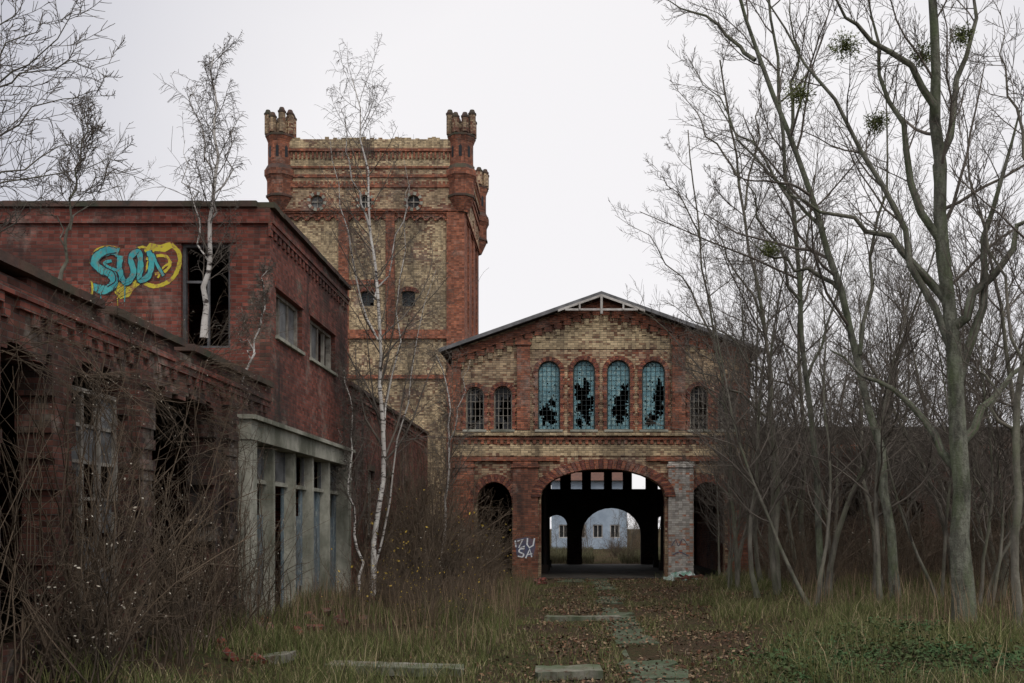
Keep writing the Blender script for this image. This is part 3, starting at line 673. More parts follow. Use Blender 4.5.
# ------------------------------------------------------------------ TREES
class Tree:
    def __init__(s): s.p = {0: ([], [], 0), 1: ([], [], 0)}; s.tips = []
    def tube(s, part, pts, rad, n):
        V, F, o = s.p[part]; pts = np.asarray(pts); rad = np.asarray(rad); m = len(pts)
        t = np.gradient(pts, axis=0); t /= (np.linalg.norm(t, axis=1)[:, None] + 1e-9)
        ov = np.abs(pts[-1] - pts[0]); ref = np.zeros(3); ref[np.argmin(ov)] = 1
        a = np.cross(t, ref); a /= (np.linalg.norm(a, axis=1)[:, None] + 1e-9); c = np.cross(t, a)
        an = np.arange(n) * 2 * np.pi / n
        ring = pts[:, None] + rad[:, None, None] * (np.cos(an)[None, :, None] * a[:, None] + np.sin(an)[None, :, None] * c[:, None])
        V.append(ring.reshape(-1, 3)); i = np.arange(m - 1)[:, None] * n; j = np.arange(n)[None]; j2 = (j + 1) % n
        F.append((np.stack([i + j, i + j2, i + n + j2, i + n + j], -1) + o).reshape(-1, 4)); s.p[part] = (V, F, o + m * n)
def bpath(p0, d, L, n, wob, up, r):
    pts = [np.array(p0, float)]; d = np.array(d, float)
    for i in range(n):
        d = d + np.array([r.gauss(0, wob), r.gauss(0, wob), r.gauss(0, wob)]) + np.array([0, 0, up / n]); d /= np.linalg.norm(d)
        pts.append(pts[-1] + d * L / n)
    return np.array(pts)
SIDES = [8, 5, 3, 3, 3]; SEG = [12, 7, 5, 3, 3]
def grow(T_, pts, rad, lvl, P, r, tmin=None):
    T_.tube(0 if lvl <= 0 else 1, pts, rad, SIDES[lvl])
    if lvl >= P['max']: T_.tips.append(pts[-1]); return
    L = float(np.sum(np.linalg.norm(np.diff(pts, axis=0), axis=1))); m = len(pts) - 1
    cnt = max(2, int(P['n'][lvl] * r.uniform(.8, 1.2))); t0 = P['t0'][lvl] if tmin is None else tmin
    for q in range(cnt):
        t = t0 + (1 - t0) * (q + r.random()) / cnt; t = min(t, .98); f = t * m; i = int(f); fr = f - i
        p = pts[i] * (1 - fr) + pts[i + 1] * fr; tan = pts[i + 1] - pts[i]; tan /= np.linalg.norm(tan)
        R = rad[i] * (1 - fr) + rad[i + 1] * fr
        rv = np.array([r.gauss(0, 1), r.gauss(0, 1), r.gauss(0, 1)]); pe = rv - tan * np.dot(rv, tan); pe /= np.linalg.norm(pe)
        an = math.radians(P['ang'][lvl] * r.uniform(.7, 1.3)); d = tan * math.cos(an) + pe * math.sin(an)
        l = P['len'][lvl] * L * (1 - .6 * t) * r.uniform(.6, 1.25); rc = max(min(R * .55, l * .011), P['rmin'])
        pp = bpath(p, d, l, SEG[lvl + 1], P['wob'], P['up'][lvl], r)
        grow(T_, pp, np.linspace(rc, max(rc * .3, P['rmin'] * .7), len(pp)), lvl + 1, P, r)
SAP = dict(max=3, n=[28, 9, 6], t0=[.2, .15, .12], ang=[46, 42, 40], len=[.34, .5, .55], up=[.7, .4, .2], wob=.14, rmin=.004)
BIR = dict(max=3, n=[36, 10, 7], t0=[.22, .15, .1], ang=[40, 42, 45], len=[.27, .5, .6], up=[.8, -.1, -.9], wob=.09, rmin=.0036)
BIG = dict(max=3, n=[12, 14, 11], t0=[.45, .15, .12], ang=[50, 45, 42], len=[.3, .38, .48], up=[.6, .4, .2], wob=.12, rmin=.0045)
def mk_tree(name, T_, label, cat, loc, bark, twig, group=None):
    e = thing(name, label, cat, loc, group); obs = []
    for part, nm, mt in ((0, 'trunk', bark), (1, 'crown', twig)):
        V, F, o = T_.p[part]
        if V:
            ob = np_mesh(nm, np.concatenate(V), np.concatenate(F), mt); ob.parent = e; ob.data.polygons.foreach_set('use_smooth', [True] * len(ob.data.polygons)); obs.append(ob)
    return e, obs
def proto(P, h, r0, seed, lean=.08, wob=.09, stems=1):
    r = random.Random(seed); T_ = Tree()
    for s_ in range(stems):
        d = (r.gauss(0, lean) + (s_ * .12), r.gauss(0, lean), 1)
        pts = bpath((s_ * .12, 0, -.15), d, h * r.uniform(.85, 1), 12, wob, .6, r); rad = r0 * (1 - np.linspace(0, 1, 13) ** .9 * .93)
        rad[0] *= 1.35; grow(T_, pts, rad, 0, P, r)
    return T_
def copy_tree(e, obs, loc, rot, sc, label=None, tilt=(0, 0)):
    n = e.copy(); COL.objects.link(n); n.location = loc; n.rotation_euler = (tilt[0], tilt[1], rot); n.scale = (sc, sc, sc)
    if label: n['label'] = label
    for o in obs:
        c_ = o.copy(); c_.parent = n; COL.objects.link(c_)
    return n
R = random.Random(21)
def gz(x, y): return float(gh(x, y))
protos = []
for i, (h, r0, st) in enumerate(((11, .07, 1), (12.5, .085, 1), (9.5, .05, 1), (10.5, .05, 2), (13, .09, 1), (8, .04, 3))):
    T_ = proto(SAP, h, r0, 50 + i, stems=st)
    protos.append((T_, h, r0))
GR = 'bare self-sown trees in the overgrown yard'
spots = []
for i in range(44):
    for tr in range(40):
        y = R.uniform(19.5, 34.0); x = R.uniform(3.8, 15)
        if x < .175 * y - .2: continue
        if all((x - a) ** 2 + (y - c_) ** 2 > .9 for a, c_ in spots): break
    spots.append((x, y))
for (x, y) in ((4.4, 28.5), (4.9, 32.8), (6.0, 33.2), (4.1, 26.2), (5.8, 29.0), (5.2, 31.0), (5.0, 27.2), (6.8, 32.0)): spots.append((x, y))
for (x, y) in ((6.9, 49), (9, 52), (12, 50), (16, 48), (4.5, 55), (20, 50), (14, 56), (7.5, 60), (10, 47.5), (8.2, 49.5), (5.6, 52), (-12, 27), (-10.5, 29), (-13.5, 31), (-15, 28), (-4.0, 57), (-1, 66), (6, 75), (9, 84), (4.2, 70), (3.6, 76), (1.2, 74), (5, 98), (6, 100), (-2, 62)): spots.append((x, y))
LB = ['slender bare tree with upswept branches in dry undergrowth', 'tall thin bare tree with fine twigs', 'leafless young tree with dense twigs', 'bare multi-stemmed tree in brush']
pe = {}
for i, (x, y) in enumerate(spots):
    q_ = i % 6
    z = gz(x, y) if y < 34 else 0
    sc = R.uniform(.7, 1.1)
    if x < 5.4 and y < 34.5: sc *= .8
    if y > 44: sc *= R.uniform(.9, 1.15)
    if x < -9: sc = R.uniform(.85, 1.05)
    if 60 < y : sc *= .5
    if q_ not in pe:
        pe[q_] = mk_tree('bare_tree', protos[q_][0], LB[i % 4], 'tree', (x, y, z), M['bark2'], M['twig'], GR)
        pe[q_][0].scale = (sc,) * 3; pe[q_][0].rotation_euler[2] = R.uniform(0, 6)
    else: copy_tree(*pe[q_], (x, y, z), R.uniform(0, 6.28), sc, LB[(i * 7) % 4], (R.gauss(0, .08), R.gauss(0, .08)))

def wp(px, py, y): return np.array([(px - 571) * y / 1000, y, H + (527 - py) * y / 1000])
def resample(P_, n):
    P_ = np.array(P_); d = np.concatenate([[0], np.cumsum(np.linalg.norm(np.diff(P_, axis=0), axis=1))]); t = np.linspace(0, d[-1], n)
    Q = np.stack([np.interp(t, d, P_[:, i]) for i in range(3)], -1)
    for _ in range(2): Q[1:-1] = Q[1:-1] * .5 + (Q[:-2] + Q[2:]) * .25
    return Q
def explicit(trunk, limbs, y, r0, r1, P, seed, label, bark, twig, name='bare_tree', lr=.5, cat='tree', tmin=.4, group=GR):
    r = random.Random(seed); T_ = Tree()
    tp_ = [wp(a, c_, y + (d[0] if d else 0)) for a, c_, *d in trunk]; tp_[0][2] = gz(tp_[0][0], y) - .15 if tp_[0][2] < 3 else tp_[0][2]
    loc = tuple(tp_[0]); base = np.array(loc)
    pts = resample(tp_, 18) - base
    pts[2:-1] += np.array([[r.gauss(0, .035), r.gauss(0, .035), 0] for _ in range(15)])
    rad = np.linspace(r0, r1, 18); rad[1:-1] *= np.array([r.uniform(.92, 1.08) for _ in range(16)]); rad[0] *= 1.35; rad[1] *= 1.1
    grow(T_, pts, rad, 0, P, r, tmin)
    for lb in limbs:
        yo = r.uniform(-1.2, 1.8); n_ = len(lb)
        lp = [wp(a, c_, y + yo * i / n_) for i, (a, c_) in enumerate(lb)]; q_ = resample(lp, 10) - base
        q_[1:-1] += np.array([[r.gauss(0, .06), r.gauss(0, .06), r.gauss(0, .06)] for _ in range(8)])
        r_ = r0 * lr * r.uniform(.8, 1.1); rr2 = np.linspace(r_, r_ * .15, 10)
        T_.tube(0, q_, rr2, 6)
        grow(T_, q_[1:], rr2[1:] * .98, 1, P, r, .12)
    return mk_tree(name, T_, label, cat, loc, bark, twig, group)
explicit([(965, 633), (960, 520), (957, 430), (950, 340), (945, 260), (938, 150), (935, 60), (930, -60), (925, -160)],
         [[(951, 350), (920, 270), (890, 200), (860, 130), (800, 60), (760, -10)], [(953, 400), (975, 330), (985, 270), (1000, 190), (1020, 110)],
          [(940, 200), (955, 100), (965, 40), (980, -60)], [(955, 450), (1000, 400), (1050, 340)], [(940, 240), (900, 150), (880, 70), (865, -20)], [(958, 470), (925, 420), (880, 380), (830, 350)],
          [(946, 300), (905, 250), (850, 215), (790, 195)], [(950, 330), (1000, 260), (1060, 180)], [(936, 120), (900, 60), (850, 20), (820, -20)]],
         17, .175, .05, BIG, 5, 'large bare tree with grey-green bark and mistletoe in its crown', M['bark'], M['twig'])
explicit([(897, 617), (887, 500), (872, 400), (850, 325), (825, 230), (790, 140), (745, 30), (725, -60)],
         [[(860, 355), (880, 250), (890, 150), (885, 60)], [(825, 230), (770, 180), (730, 120), (690, 60)], [(840, 290), (790, 260), (740, 240)], [(790, 140), (800, 60), (790, -20)], [(755, 60), (710, 20), (660, -5)]],
         20, .10, .03, BIG, 6, 'bare tree with a long trunk leaning over the yard', M['bark'], M['twig'])
explicit([(822, 606), (817, 480), (806, 380), (797, 250), (782, 120), (772, 10), (765, -60)],
         [[(800, 300), (760, 220), (735, 140)], [(806, 380), (840, 300), (850, 210)], [(790, 200), (740, 130), (700, 90)]],
         22.5, .08, .025, BIG, 8, 'tall bare tree with a smooth grey trunk', M['bark'], M['twig'])
explicit([(778, 600), (776, 480), (770, 360), (752, 250), (735, 150), (720, 60)],
         [[(765, 330), (730, 260), (700, 200)], [(745, 210), (760, 120), (765, 50)], [(770, 380), (720, 330), (660, 300)], [(740, 180), (700, 120), (670, 80)], [(772, 420), (720, 380), (665, 360)]],
         24.5, .07, .02, BIG, 9, 'thin bare tree leaning towards the gatehouse', M['bark2'], M['twig'])
explicit([(738, 596), (735, 500), (726, 400), (708, 300), (695, 210), (688, 130)],
         [[(728, 420), (695, 360), (655, 320), (625, 300)], [(715, 340), (680, 270), (640, 230), (615, 215)], [(726, 400), (745, 320), (748, 240)], [(700, 240), (675, 190), (645, 160)], [(732, 460), (700, 420), (672, 400)], [(734, 500), (705, 470), (680, 455)]],
         26, .055, .014, BIG, 19, 'slender bare tree spreading in front of the gatehouse gable', M['bark2'], M['twig'])
explicit([(1018, 640), (1015, 500), (1020, 380), (1040, 200), (1050, 50)],
         [[(1017, 450), (980, 380), (950, 330)], [(1022, 360), (1000, 280), (970, 200), (960, 120)], [(1040, 200), (1010, 100), (1000, 10)]],
         15.5, .07, .03, BIG, 10, 'bare tree with crossing branches at the yard edge', M['bark2'], M['twig'])
GB = 'white-barked birches'
explicit([(372, 610), (373, 565), (380, 500), (386, 440), (381, 370), (374, 290), (370, 210), (360, 130), (352, 78)],
         [[(374, 570), (388, 500), (402, 430), (412, 370), (428, 320), (436, 270)], [(384, 440), (396, 360), (400, 280), (408, 210), (404, 160)], [(378, 340), (350, 270), (340, 200), (330, 140)], [(374, 300), (398, 240), (412, 180)], [(370, 230), (350, 170), (345, 110)]],
         21.5, .066, .010, BIR, 12, 'slender white birch with curving stems beside brick wall', M['birch'], M['twig'], 'birch_tree', .4, group=GB, tmin=.25)
explicit([(360, 605), (356, 540), (350, 480), (352, 420), (344, 370)], [[(352, 480), (336, 430), (330, 390)]],
         21.0, .032, .008, BIR, 22, 'young birch with a thin crooked stem', M['birch'], M['twig'], 'birch_tree', .4, group=GB, tmin=.3)
explicit([(204, 338), (206, 290), (211, 230), (215, 160), (213, 100), (214, 55)], [[(208, 260), (190, 190), (185, 140)], [(211, 220), (232, 160), (238, 110)], [(213, 170), (196, 120), (192, 80)]],
         15.9, .05, .008, BIR, 13, 'white birch growing on the ruin roof before empty window', M['birch'], M['twig'], 'birch_tree', .35, group=GB, tmin=.15)
explicit([(440, 590), (446, 520), (448, 470), (451, 420), (446, 380), (436, 355)], [[(449, 450), (462, 400), (470, 360)]],
         26, .05, .012, BIR, 14, 'thin leaning birch stem in front of gatehouse', M['birch'], M['twig'], 'birch_tree', .5, group=GB)
explicit([(236, 400), (246, 370), (254, 345), (262, 315), (268, 270)], [[(250, 358), (238, 320)]],
         15.2, .022, .006, BIR, 15, 'small pale birch sapling leaning on the parapet', M['birch'], M['twig'], 'birch_tree', .5, group=GB)
explicit([(-90, 330), (-80, 220), (-60, 120), (-50, 20), (-45, -80)],
         [[(-75, 200), (-20, 150), (40, 110), (110, 95)], [(-70, 170), (-20, 100), (30, 50), (90, 10)], [(-60, 110), (0, 30), (40, -30)], [(-80, 240), (-30, 200), (20, 180), (80, 170), (130, 150)], [(-85, 260), (-40, 240), (10, 230), (50, 200)], [(-70, 140), (-10, 80), (50, 70), (120, 60)], [(-60, 90), (0, 60), (60, 20)], [(-75, 215), (-10, 190), (30, 150), (90, 130)]],
         12.5, .085, .03, BIG, 17, 'bare tree overhanging the ruined roof', M['bark2'], M['twig'], lr=.24)
explicit([(60, 280), (70, 230), (78, 160), (84, 110)], [[(70, 230), (100, 180), (110, 150)], [(66, 250), (40, 190), (30, 150)]],
         14.0, .024, .007, SAP, 18, 'small bare sapling rooted on the ruined roof', M['bark2'], M['twig'])

def mistletoe(px, py, y, r_, seed):
    r = np.random.default_rng(seed); n = 420; c0 = wp(px, py, y)
    d = r.normal(size=(n, 3)); d /= np.linalg.norm(d, axis=1)[:, None]; p = d * (r.uniform(.1, 1, (n, 1)) ** .6) * r_ * np.array([1, 1, .85]) * r.uniform(.8, 1.25, (n, 1))
    a = r.normal(size=(n, 3)); a /= np.linalg.norm(a, axis=1)[:, None]; bb = np.cross(a, r.normal(size=(n, 3))); bb /= np.linalg.norm(bb, axis=1)[:, None]
    V = np.stack([p - a * .037, p + bb * .010, p + a * .037, p - bb * .010], 1).reshape(-1, 3); F = np.arange(n * 4).reshape(-1, 4)
    T_ = Tree()
    for i in range(0, n, 5): T_.tube(0, np.stack([np.zeros(3), p[i] * .55 + r.normal(size=3) * .02, p[i]]), np.array([.006, .004, .003]), 3)
    V2 = np.concatenate(T_.p[0][0]); F2 = np.concatenate(T_.p[0][1]) + len(V)
    o = np_mesh('mistletoe_clump', np.concatenate([V, V2]), np.concatenate([F, F2]), M['mistle']); o.location = tuple(c0)
    o['label'] = 'round green mistletoe clump in bare branches'; o['category'] = 'mistletoe'; o['group'] = 'mistletoe clumps in the large tree'
for i, (a, c_, y, r_) in enumerate(((800, 95, 17.8, .34), (845, 45, 17.8, .32), (922, 56, 17.4, .26), (962, 36, 17.3, .22), (876, 122, 17.5, .24), (770, 250, 20, .2))): mistletoe(a, c_, y, r_, i)

# ------------------------------------------------------------------ SHRUBS
def shrub_proto(seed, stems, h, spread, P, leaf=None, leafn=0, lsz=.03):
    r = random.Random(seed); T_ = Tree()
    for s_ in range(stems):
        az = r.uniform(0, 6.28); sp = r.uniform(.1, spread)
        d = (math.cos(az) * sp, math.sin(az) * sp, 1); L = h * r.uniform(.6, 1.15)
        p0 = (r.gauss(0, .22), r.gauss(0, .22), -.1)
        pts = bpath(p0, d, L, 8, .12, -.35, r); grow(T_, pts, np.linspace(.011, .004, 9), 1, P, r)
    V, F = [], []; o = 0
    for part in (0, 1):
        if T_.p[part][0]: V.append(np.concatenate(T_.p[part][0])); F.append(np.concatenate(T_.p[part][1]) + o); o += len(V[-1])
    me_v, me_f = np.concatenate(V), np.concatenate(F); nf = len(me_f)
    if leafn:
        g_ = np.random.default_rng(seed); tips = np.array(T_.tips); k_ = g_.integers(0, len(tips), leafn); p = tips[k_] + g_.normal(0, .03, (leafn, 3))
        a = g_.normal(size=(leafn, 3)); a /= np.linalg.norm(a, axis=1)[:, None]; bb = np.cross(a, g_.normal(size=(leafn, 3))); bb /= np.linalg.norm(bb, axis=1)[:, None]
        sz = g_.uniform(.6, 1.3, (leafn, 1)) * lsz
        LV = np.stack([p - a * sz, p + bb * sz * .6, p + a * sz, p - bb * sz * .6], 1).reshape(-1, 3)
        me_f = np.concatenate([me_f, np.arange(leafn * 4).reshape(-1, 4) + len(me_v)]); me_v = np.concatenate([me_v, LV])
    ob = np_mesh('bare_shrub', me_v, me_f, M['shrubtwig'])
    if leafn:
        ob.data.materials.append(leaf); mi = np.zeros(len(me_f), dtype=np.int32); mi[nf:] = 1; ob.data.polygons.foreach_set('material_index', mi)
    return ob
SH = dict(max=3, n=[0, 9, 5], t0=[0, .12, .1], ang=[0, 42, 42], len=[0, .38, .5], up=[0, .2, .1], wob=.13, rmin=.0031)
SHT = dict(SH, n=[0, 6, 4])
sp = [shrub_proto(31, 13, 2.4, .7, SH), shrub_proto(32, 11, 3.2, .45, SH), shrub_proto(33, 11, 1.9, .9, SHT, M['seed'], 70, .020), shrub_proto(34, 12, 2.2, .7, SH, M['yleaf'], 26, .042), shrub_proto(35, 11, 2.8, .6, SHT, M['seed'], 40, .018), shrub_proto(36, 13, 1.4, 1.0, SH)]
SL = ['tangled bare brown shrub in the yard', 'tall upright bare shrub with fine twigs', 'dry shrub with pale seed heads', 'bare shrub with a few yellow leaves', 'wiry dry shrub with scattered pale seeds', 'low arching bare bramble bush']
used = set()
def put_shrub(i, x, y, sc, z=None, tilt=None, label=None):
    base = sp[i]
    if i in used: ob = base.copy(); COL.objects.link(ob)
    else: ob = base; used.add(i)
    ob.location = (x, y, gz(x, y) if z is None else z); ob.rotation_euler = (R.gauss(0, .06), R.gauss(0, .06), R.uniform(0, 6.28)) if tilt is None else tilt; s_ = sc; ob.scale = (s_, s_, s_ * R.uniform(.9, 1.1))
    ob['label'] = label or SL[i]; ob['category'] = 'shrub'; ob['group'] = 'bare shrubs overgrowing the yard'
for i in range(16):
    y = R.uniform(9, 15.4); x = R.uniform(-4.9, -4.35)
    put_shrub(R.choice([4, 2, 4, 1]), x, y, R.uniform(.55, 1.0))
for i in range(13):
    y = R.uniform(8.5, 15.6)
    put_shrub(R.choice([2, 4]), XS + .02, y, R.uniform(.25, .55), R.uniform(2.8, 4.1), (R.gauss(0, .3), R.uniform(1.1, 2.4), R.gauss(0, .3)), 'bare vine tangle hanging from the ruined wall')
for i in range(6): put_shrub(R.choice([3, 5]), R.uniform(-4.6, -3.8), R.uniform(16.5, 21), R.uniform(.3, .5))
for i in range(52):
    y = R.uniform(22.3, 33.5); x = R.uniform(-4.8, -2.3)
    put_shrub(R.choice([0, 1, 1, 3, 0, 4, 3]), x, y, R.uniform(.85, 1.4) if x < -2.9 else R.uniform(.55, 1.0))
for i in range(26): put_shrub(R.choice([3, 5, 0, 3]), R.uniform(-4.0, -1.7), R.uniform(18, 25), R.uniform(.35, .7))
for i in range(72):
    y = R.uniform(20 if i % 2 else 26, 34.8); x = R.uniform(.165 * y, 15.5)
    if x < 4.1: x = 4.1 + R.random()
    put_shrub(R.choice([0, 1, 1, 0, 4]), x, y, R.uniform(.6, 1.3) * (.55 if x < .18 * y + .7 else 1))
for i in range(6): put_shrub(R.choice([2, 4]), R.uniform(-5.9, -5.5), R.uniform(9, 16), R.uniform(.3, .5), 3.7)
for i in range(3): put_shrub(5, R.uniform(-11, -6), 46.6, .3, tz(150.5))
for i in range(16): put_shrub(R.choice([0, 5, 1]), R.choice([R.uniform(-3, .8), R.uniform(2.6, 5)]), R.uniform(53, 80), R.uniform(.6, 1.1), 0)

def vine(y0, n, h, seed):
    r = random.Random(seed); T_ = Tree()
    for i in range(n):
        y = y0 + r.gauss(0, .5); p = [np.array([XS + .1, y, 0.2])]; dy = r.gauss(0, .25)
        L = h * r.uniform(.5, 1.1); m = int(L / .22)
        for j in range(m):
            dy = dy * .85 + r.gauss(0, .22); p.append(p[-1] + np.array([r.gauss(0, .025), dy * .22, .2])); p[-1][0] = min(max(p[-1][0], XS + .09), XS + .35)
        if len(p) > 3: grow(T_, np.array(p), np.linspace(.012, .004, len(p)), 2, SH, r)
    o = np_mesh('climbing_vine', np.concatenate(T_.p[1][0]), np.concatenate(T_.p[1][1]), M['shrubtwig'])
    o['label'] = 'leafless climbing vine on the brick wall'; o['category'] = 'vine'; o['group'] = 'leafless vines on the brick walls'
for i, (a, n, h) in enumerate(((8.6, 16, 4), (9.6, 14, 4), (10.8, 14, 4.2), (12.3, 9, 3.6), (14.2, 16, 4.2), (24, 16, 5), (27, 16, 5), (30, 14, 5), (33, 12, 4.6))): vine(a, n, h, 70 + i)

# ------------------------------------------------------------------ GRASS, LITTER, WEEDS
g_ = np.random.default_rng(5)
def pn(x, y): return .5 + .25 * np.sin(x * 1.3 + 2 * np.sin(y * .5)) + .25 * np.sin(y * 1.1 + 1.7 * np.sin(x * .8 + 1))
def blades(n, x, y, h, w, col, name, mat, lean=.5):
    z = gh(x, y) - .02; az = g_.uniform(0, 2 * np.pi, n); la = g_.uniform(0, 2 * np.pi, n); ll = h * g_.uniform(.1, lean, n)
    wx, wy = np.cos(az) * w / 2, np.sin(az) * w / 2; lx, ly = np.cos(la) * ll, np.sin(la) * ll
    V = np.stack([np.stack([x - wx, y - wy, z], -1), np.stack([x + wx, y + wy, z], -1),
                  np.stack([x - wx * .7 + lx * .35, y - wy * .7 + ly * .35, z + h * .6], -1), np.stack([x + wx * .7 + lx * .35, y + wy * .7 + ly * .35, z + h * .6], -1),
                  np.stack([x + lx, y + ly, z + h], -1)], 1).reshape(-1, 3)
    o = (np.arange(n) * 5)[:, None, None]; F = (np.array([[0, 1, 2], [1, 3, 2], [2, 3, 4]])[None] + o).reshape(-1, 3)
    ob = np_mesh(name, V, F, mat, np.repeat(col, 5, axis=0)); ob['kind'] = 'stuff'; ob['label'] = name.replace('_', ' ') + ' covering the yard'; ob['category'] = 'grass'
    return ob
N_ = 360000
x = g_.uniform(-5, 15, N_); y = 9 + 24.5 * g_.uniform(0, 1, N_) ** 1.25
edge = .4 * np.sin(y * 1.3) + .25 * np.sin(y * 3.1 + 1)
left = x < -.1 - .02 * y + edge; right = x > .15 * y + edge
verge = (np.abs(x - .58) < .2) | (np.abs(x - 1.34) < .2)
d = np.where(left, .9, np.where(right, .8, np.where(verge, .5, .16))) * np.clip(pn(x, y) * 1.7 - .2, .12, 1)
keep = (g_.uniform(0, 1, N_) < d) & ~((x > .70) & (x < 1.22)); x, y = x[keep], y[keep]; n = len(x)
h = g_.uniform(.10, .34, n) * (0.45 + .8 * pn(x * 1.7, y * 1.3)); h = np.where(g_.uniform(0, 1, n) < .08, h * 1.7, h); h = np.where(np.abs(x - .8) < 1.9, h * .45, h)
t = g_.uniform(0, 1, (n, 1)) ** 1.2; c1 = np.array([[.085, .115, .035]]); c2 = np.array([[.185, .175, .075]]); c3 = np.array([[.33, .27, .16]])
col = c1 * (1 - t) + c2 * t; col = np.where(g_.uniform(0, 1, (n, 1)) < .17, c3, col) * g_.uniform(.45, 1.15, (n, 1))
blades(n, x, y, h, g_.uniform(.006, .012, n), col, 'grass', M['grass'], .9)
N_ = 14000
x = g_.uniform(-4.8, 14, N_); y = g_.uniform(14, 33, N_); ok = ((x < -1.0) & (pn(x * 1.4, y) > .36)) | ((x > .19 * y + .8) & (pn(x, y * 1.3) > .55)); x, y = x[ok], y[ok]; n = len(x)
col = np.array([[.24, .17, .11]]) * g_.uniform(.25, 1.2, (n, 1)); blades(n, x, y, g_.uniform(.35, 1.0, n), np.full(n, .010), col, 'dry_weeds', M['weed'], .3)
N_ = 30000
x = g_.uniform(-6, 9, N_); y = g_.uniform(48.6, 80, N_); ok = (np.abs(x - 1.8 - .02 * (y - 48)) > .7) | (g_.uniform(0, 1, N_) < .05); x, y = x[ok], y[ok]; n = len(x)
col = np.array([[.13, .125, .07]]) * g_.uniform(.4, 1.2, (n, 1)); fo = blades(n, x, y, g_.uniform(.1, .4, n), np.full(n, .02), col, 'far_grass', M['grass'], .7)
N_ = 125000
x = g_.uniform(-5, 13, N_); y = 9 + 26 * g_.uniform(0, 1, N_) ** 1.2
mid = (x > -.6) & (x < .18 * y); onp = (x > .6) & (x < 1.34)
d = np.where(mid, .85, .25) * np.where(onp, .62, 1) * np.clip(pn(x * 2.1, y * 1.9) * 1.8 - .3, .15, 1)
keep = g_.uniform(0, 1, N_) < d; x, y = x[keep], y[keep]; n = len(x); z = gh(x, y) + g_.uniform(.005, .035, n) + np.where((x > .5) & (x < 1.4), .018, 0)
p = np.stack([x, y, z], -1); a = g_.normal(size=(n, 3)) * [1, 1, .35]; a /= np.linalg.norm(a, axis=1)[:, None]; bb = np.cross(a, g_.normal(size=(n, 3)) * [.35, .35, 1]); bb /= np.linalg.norm(bb, axis=1)[:, None]
sz = g_.uniform(.016, .038, (n, 1)); V = np.stack([p - a * sz, p + bb * sz * .7, p + a * sz, p - bb * sz * .7], 1).reshape(-1, 3)
pal = np.array([[.14, .07, .042], [.18, .10, .058], [.085, .05, .035], [.26, .18, .11], [.10, .072, .05]]); col = pal[g_.integers(0, 5, n)] * g_.uniform(.4, 1.1, (n, 1))
o = np_mesh('leaf_litter', V, np.arange(n * 4).reshape(-1, 4), M['litter'], np.repeat(col, 4, axis=0)); o['kind'] = 'stuff'; o['label'] = 'brown fallen leaves covering the ground'; o['category'] = 'leaves'
cx_ = g_.uniform(2.4, 5.2, 50); cy_ = g_.uniform(10.8, 15, 50); n = 6500; kk = g_.integers(0, 50, n)
x = cx_[kk] + g_.normal(0, .25, n); y = cy_[kk] + g_.normal(0, .25, n); z = gh(x, y) + np.abs(g_.normal(.08, .07, n)); p = np.stack([x, y, z], -1)
a = g_.normal(size=(n, 3)) * [1, 1, .4]; a /= np.linalg.norm(a, axis=1)[:, None]; bb = np.cross(a, g_.normal(size=(n, 3)) * [.4, .4, 1]); bb /= np.linalg.norm(bb, axis=1)[:, None]; sz = g_.uniform(.018, .036, (n, 1))
V = np.stack([p - a * sz, p + bb * sz * .65, p + a * sz, p - bb * sz * .65], 1).reshape(-1, 3)
o = np_mesh('bramble_ground_cover', V, np.arange(n * 4).reshape(-1, 4), M['bramble']); o['kind'] = 'stuff'; o['label'] = 'low green bramble leaves over leaf litter'; o['category'] = 'undergrowth'

bm_ = B(); bm_.plate([(-.125, -.06), (.11, -.058), (.125, -.03), (.12, .06), (-.09, .06), (-.125, .03)], [], lambda u, v, w: (u, v, w), 0, .068)
me0 = None
for i in range(60):
    if me0 is None: ob = bm_.build('fallen_brick', M['darkred']); me0 = ob
    else: ob = me0.copy(); COL.objects.link(ob)
    if i < 28: x, y = R.uniform(-4.8, -3.6), R.uniform(10.5, 21)
    elif i < 36: x, y = R.uniform(-1.6, -.6), R.uniform(30, 34.3)
    else: x, y = R.gauss(3.9, .45), R.uniform(32, 34.4)
    ob.location = (x, y, gz(x, y) + .02 + (R.uniform(0, .12) if i >= 36 and abs(x - 3.9) < .4 else 0)); ob.rotation_euler = (R.gauss(0, .4), R.gauss(0, .4), R.uniform(0, 6))
    ob['label'] = 'loose red brick fallen in the weeds'; ob['category'] = 'brick'; ob['group'] = 'fallen bricks'
def debris(x, y, w, label, mat, seed):
    r = random.Random(seed); b = B()
    n = 9; vs = []
    for i in range(n):
        for j in range(n):
            u, v = i / (n - 1) - .5, j / (n - 1) - .5; e = max(0, 1 - 4 * (u * u + v * v) * .9)
            vs.append((x + u * w * 1.5 + r.gauss(0, .03), y + v * w + r.gauss(0, .02), gz(x, y) - .05 + e * w * .45 + r.gauss(0, .07)))
    b.add(vs, [(i * n + j, i * n + j + 1, (i + 1) * n + j + 1, (i + 1) * n + j) for i in range(n - 1) for j in range(n - 1)])
    o = b.build('plastic_sheet', mat); o['label'] = label; o['category'] = 'rubbish'
debris(3.7, 33.6, .8, 'crumpled green and white plastic sheeting by the pier', M['plastic'], 1)

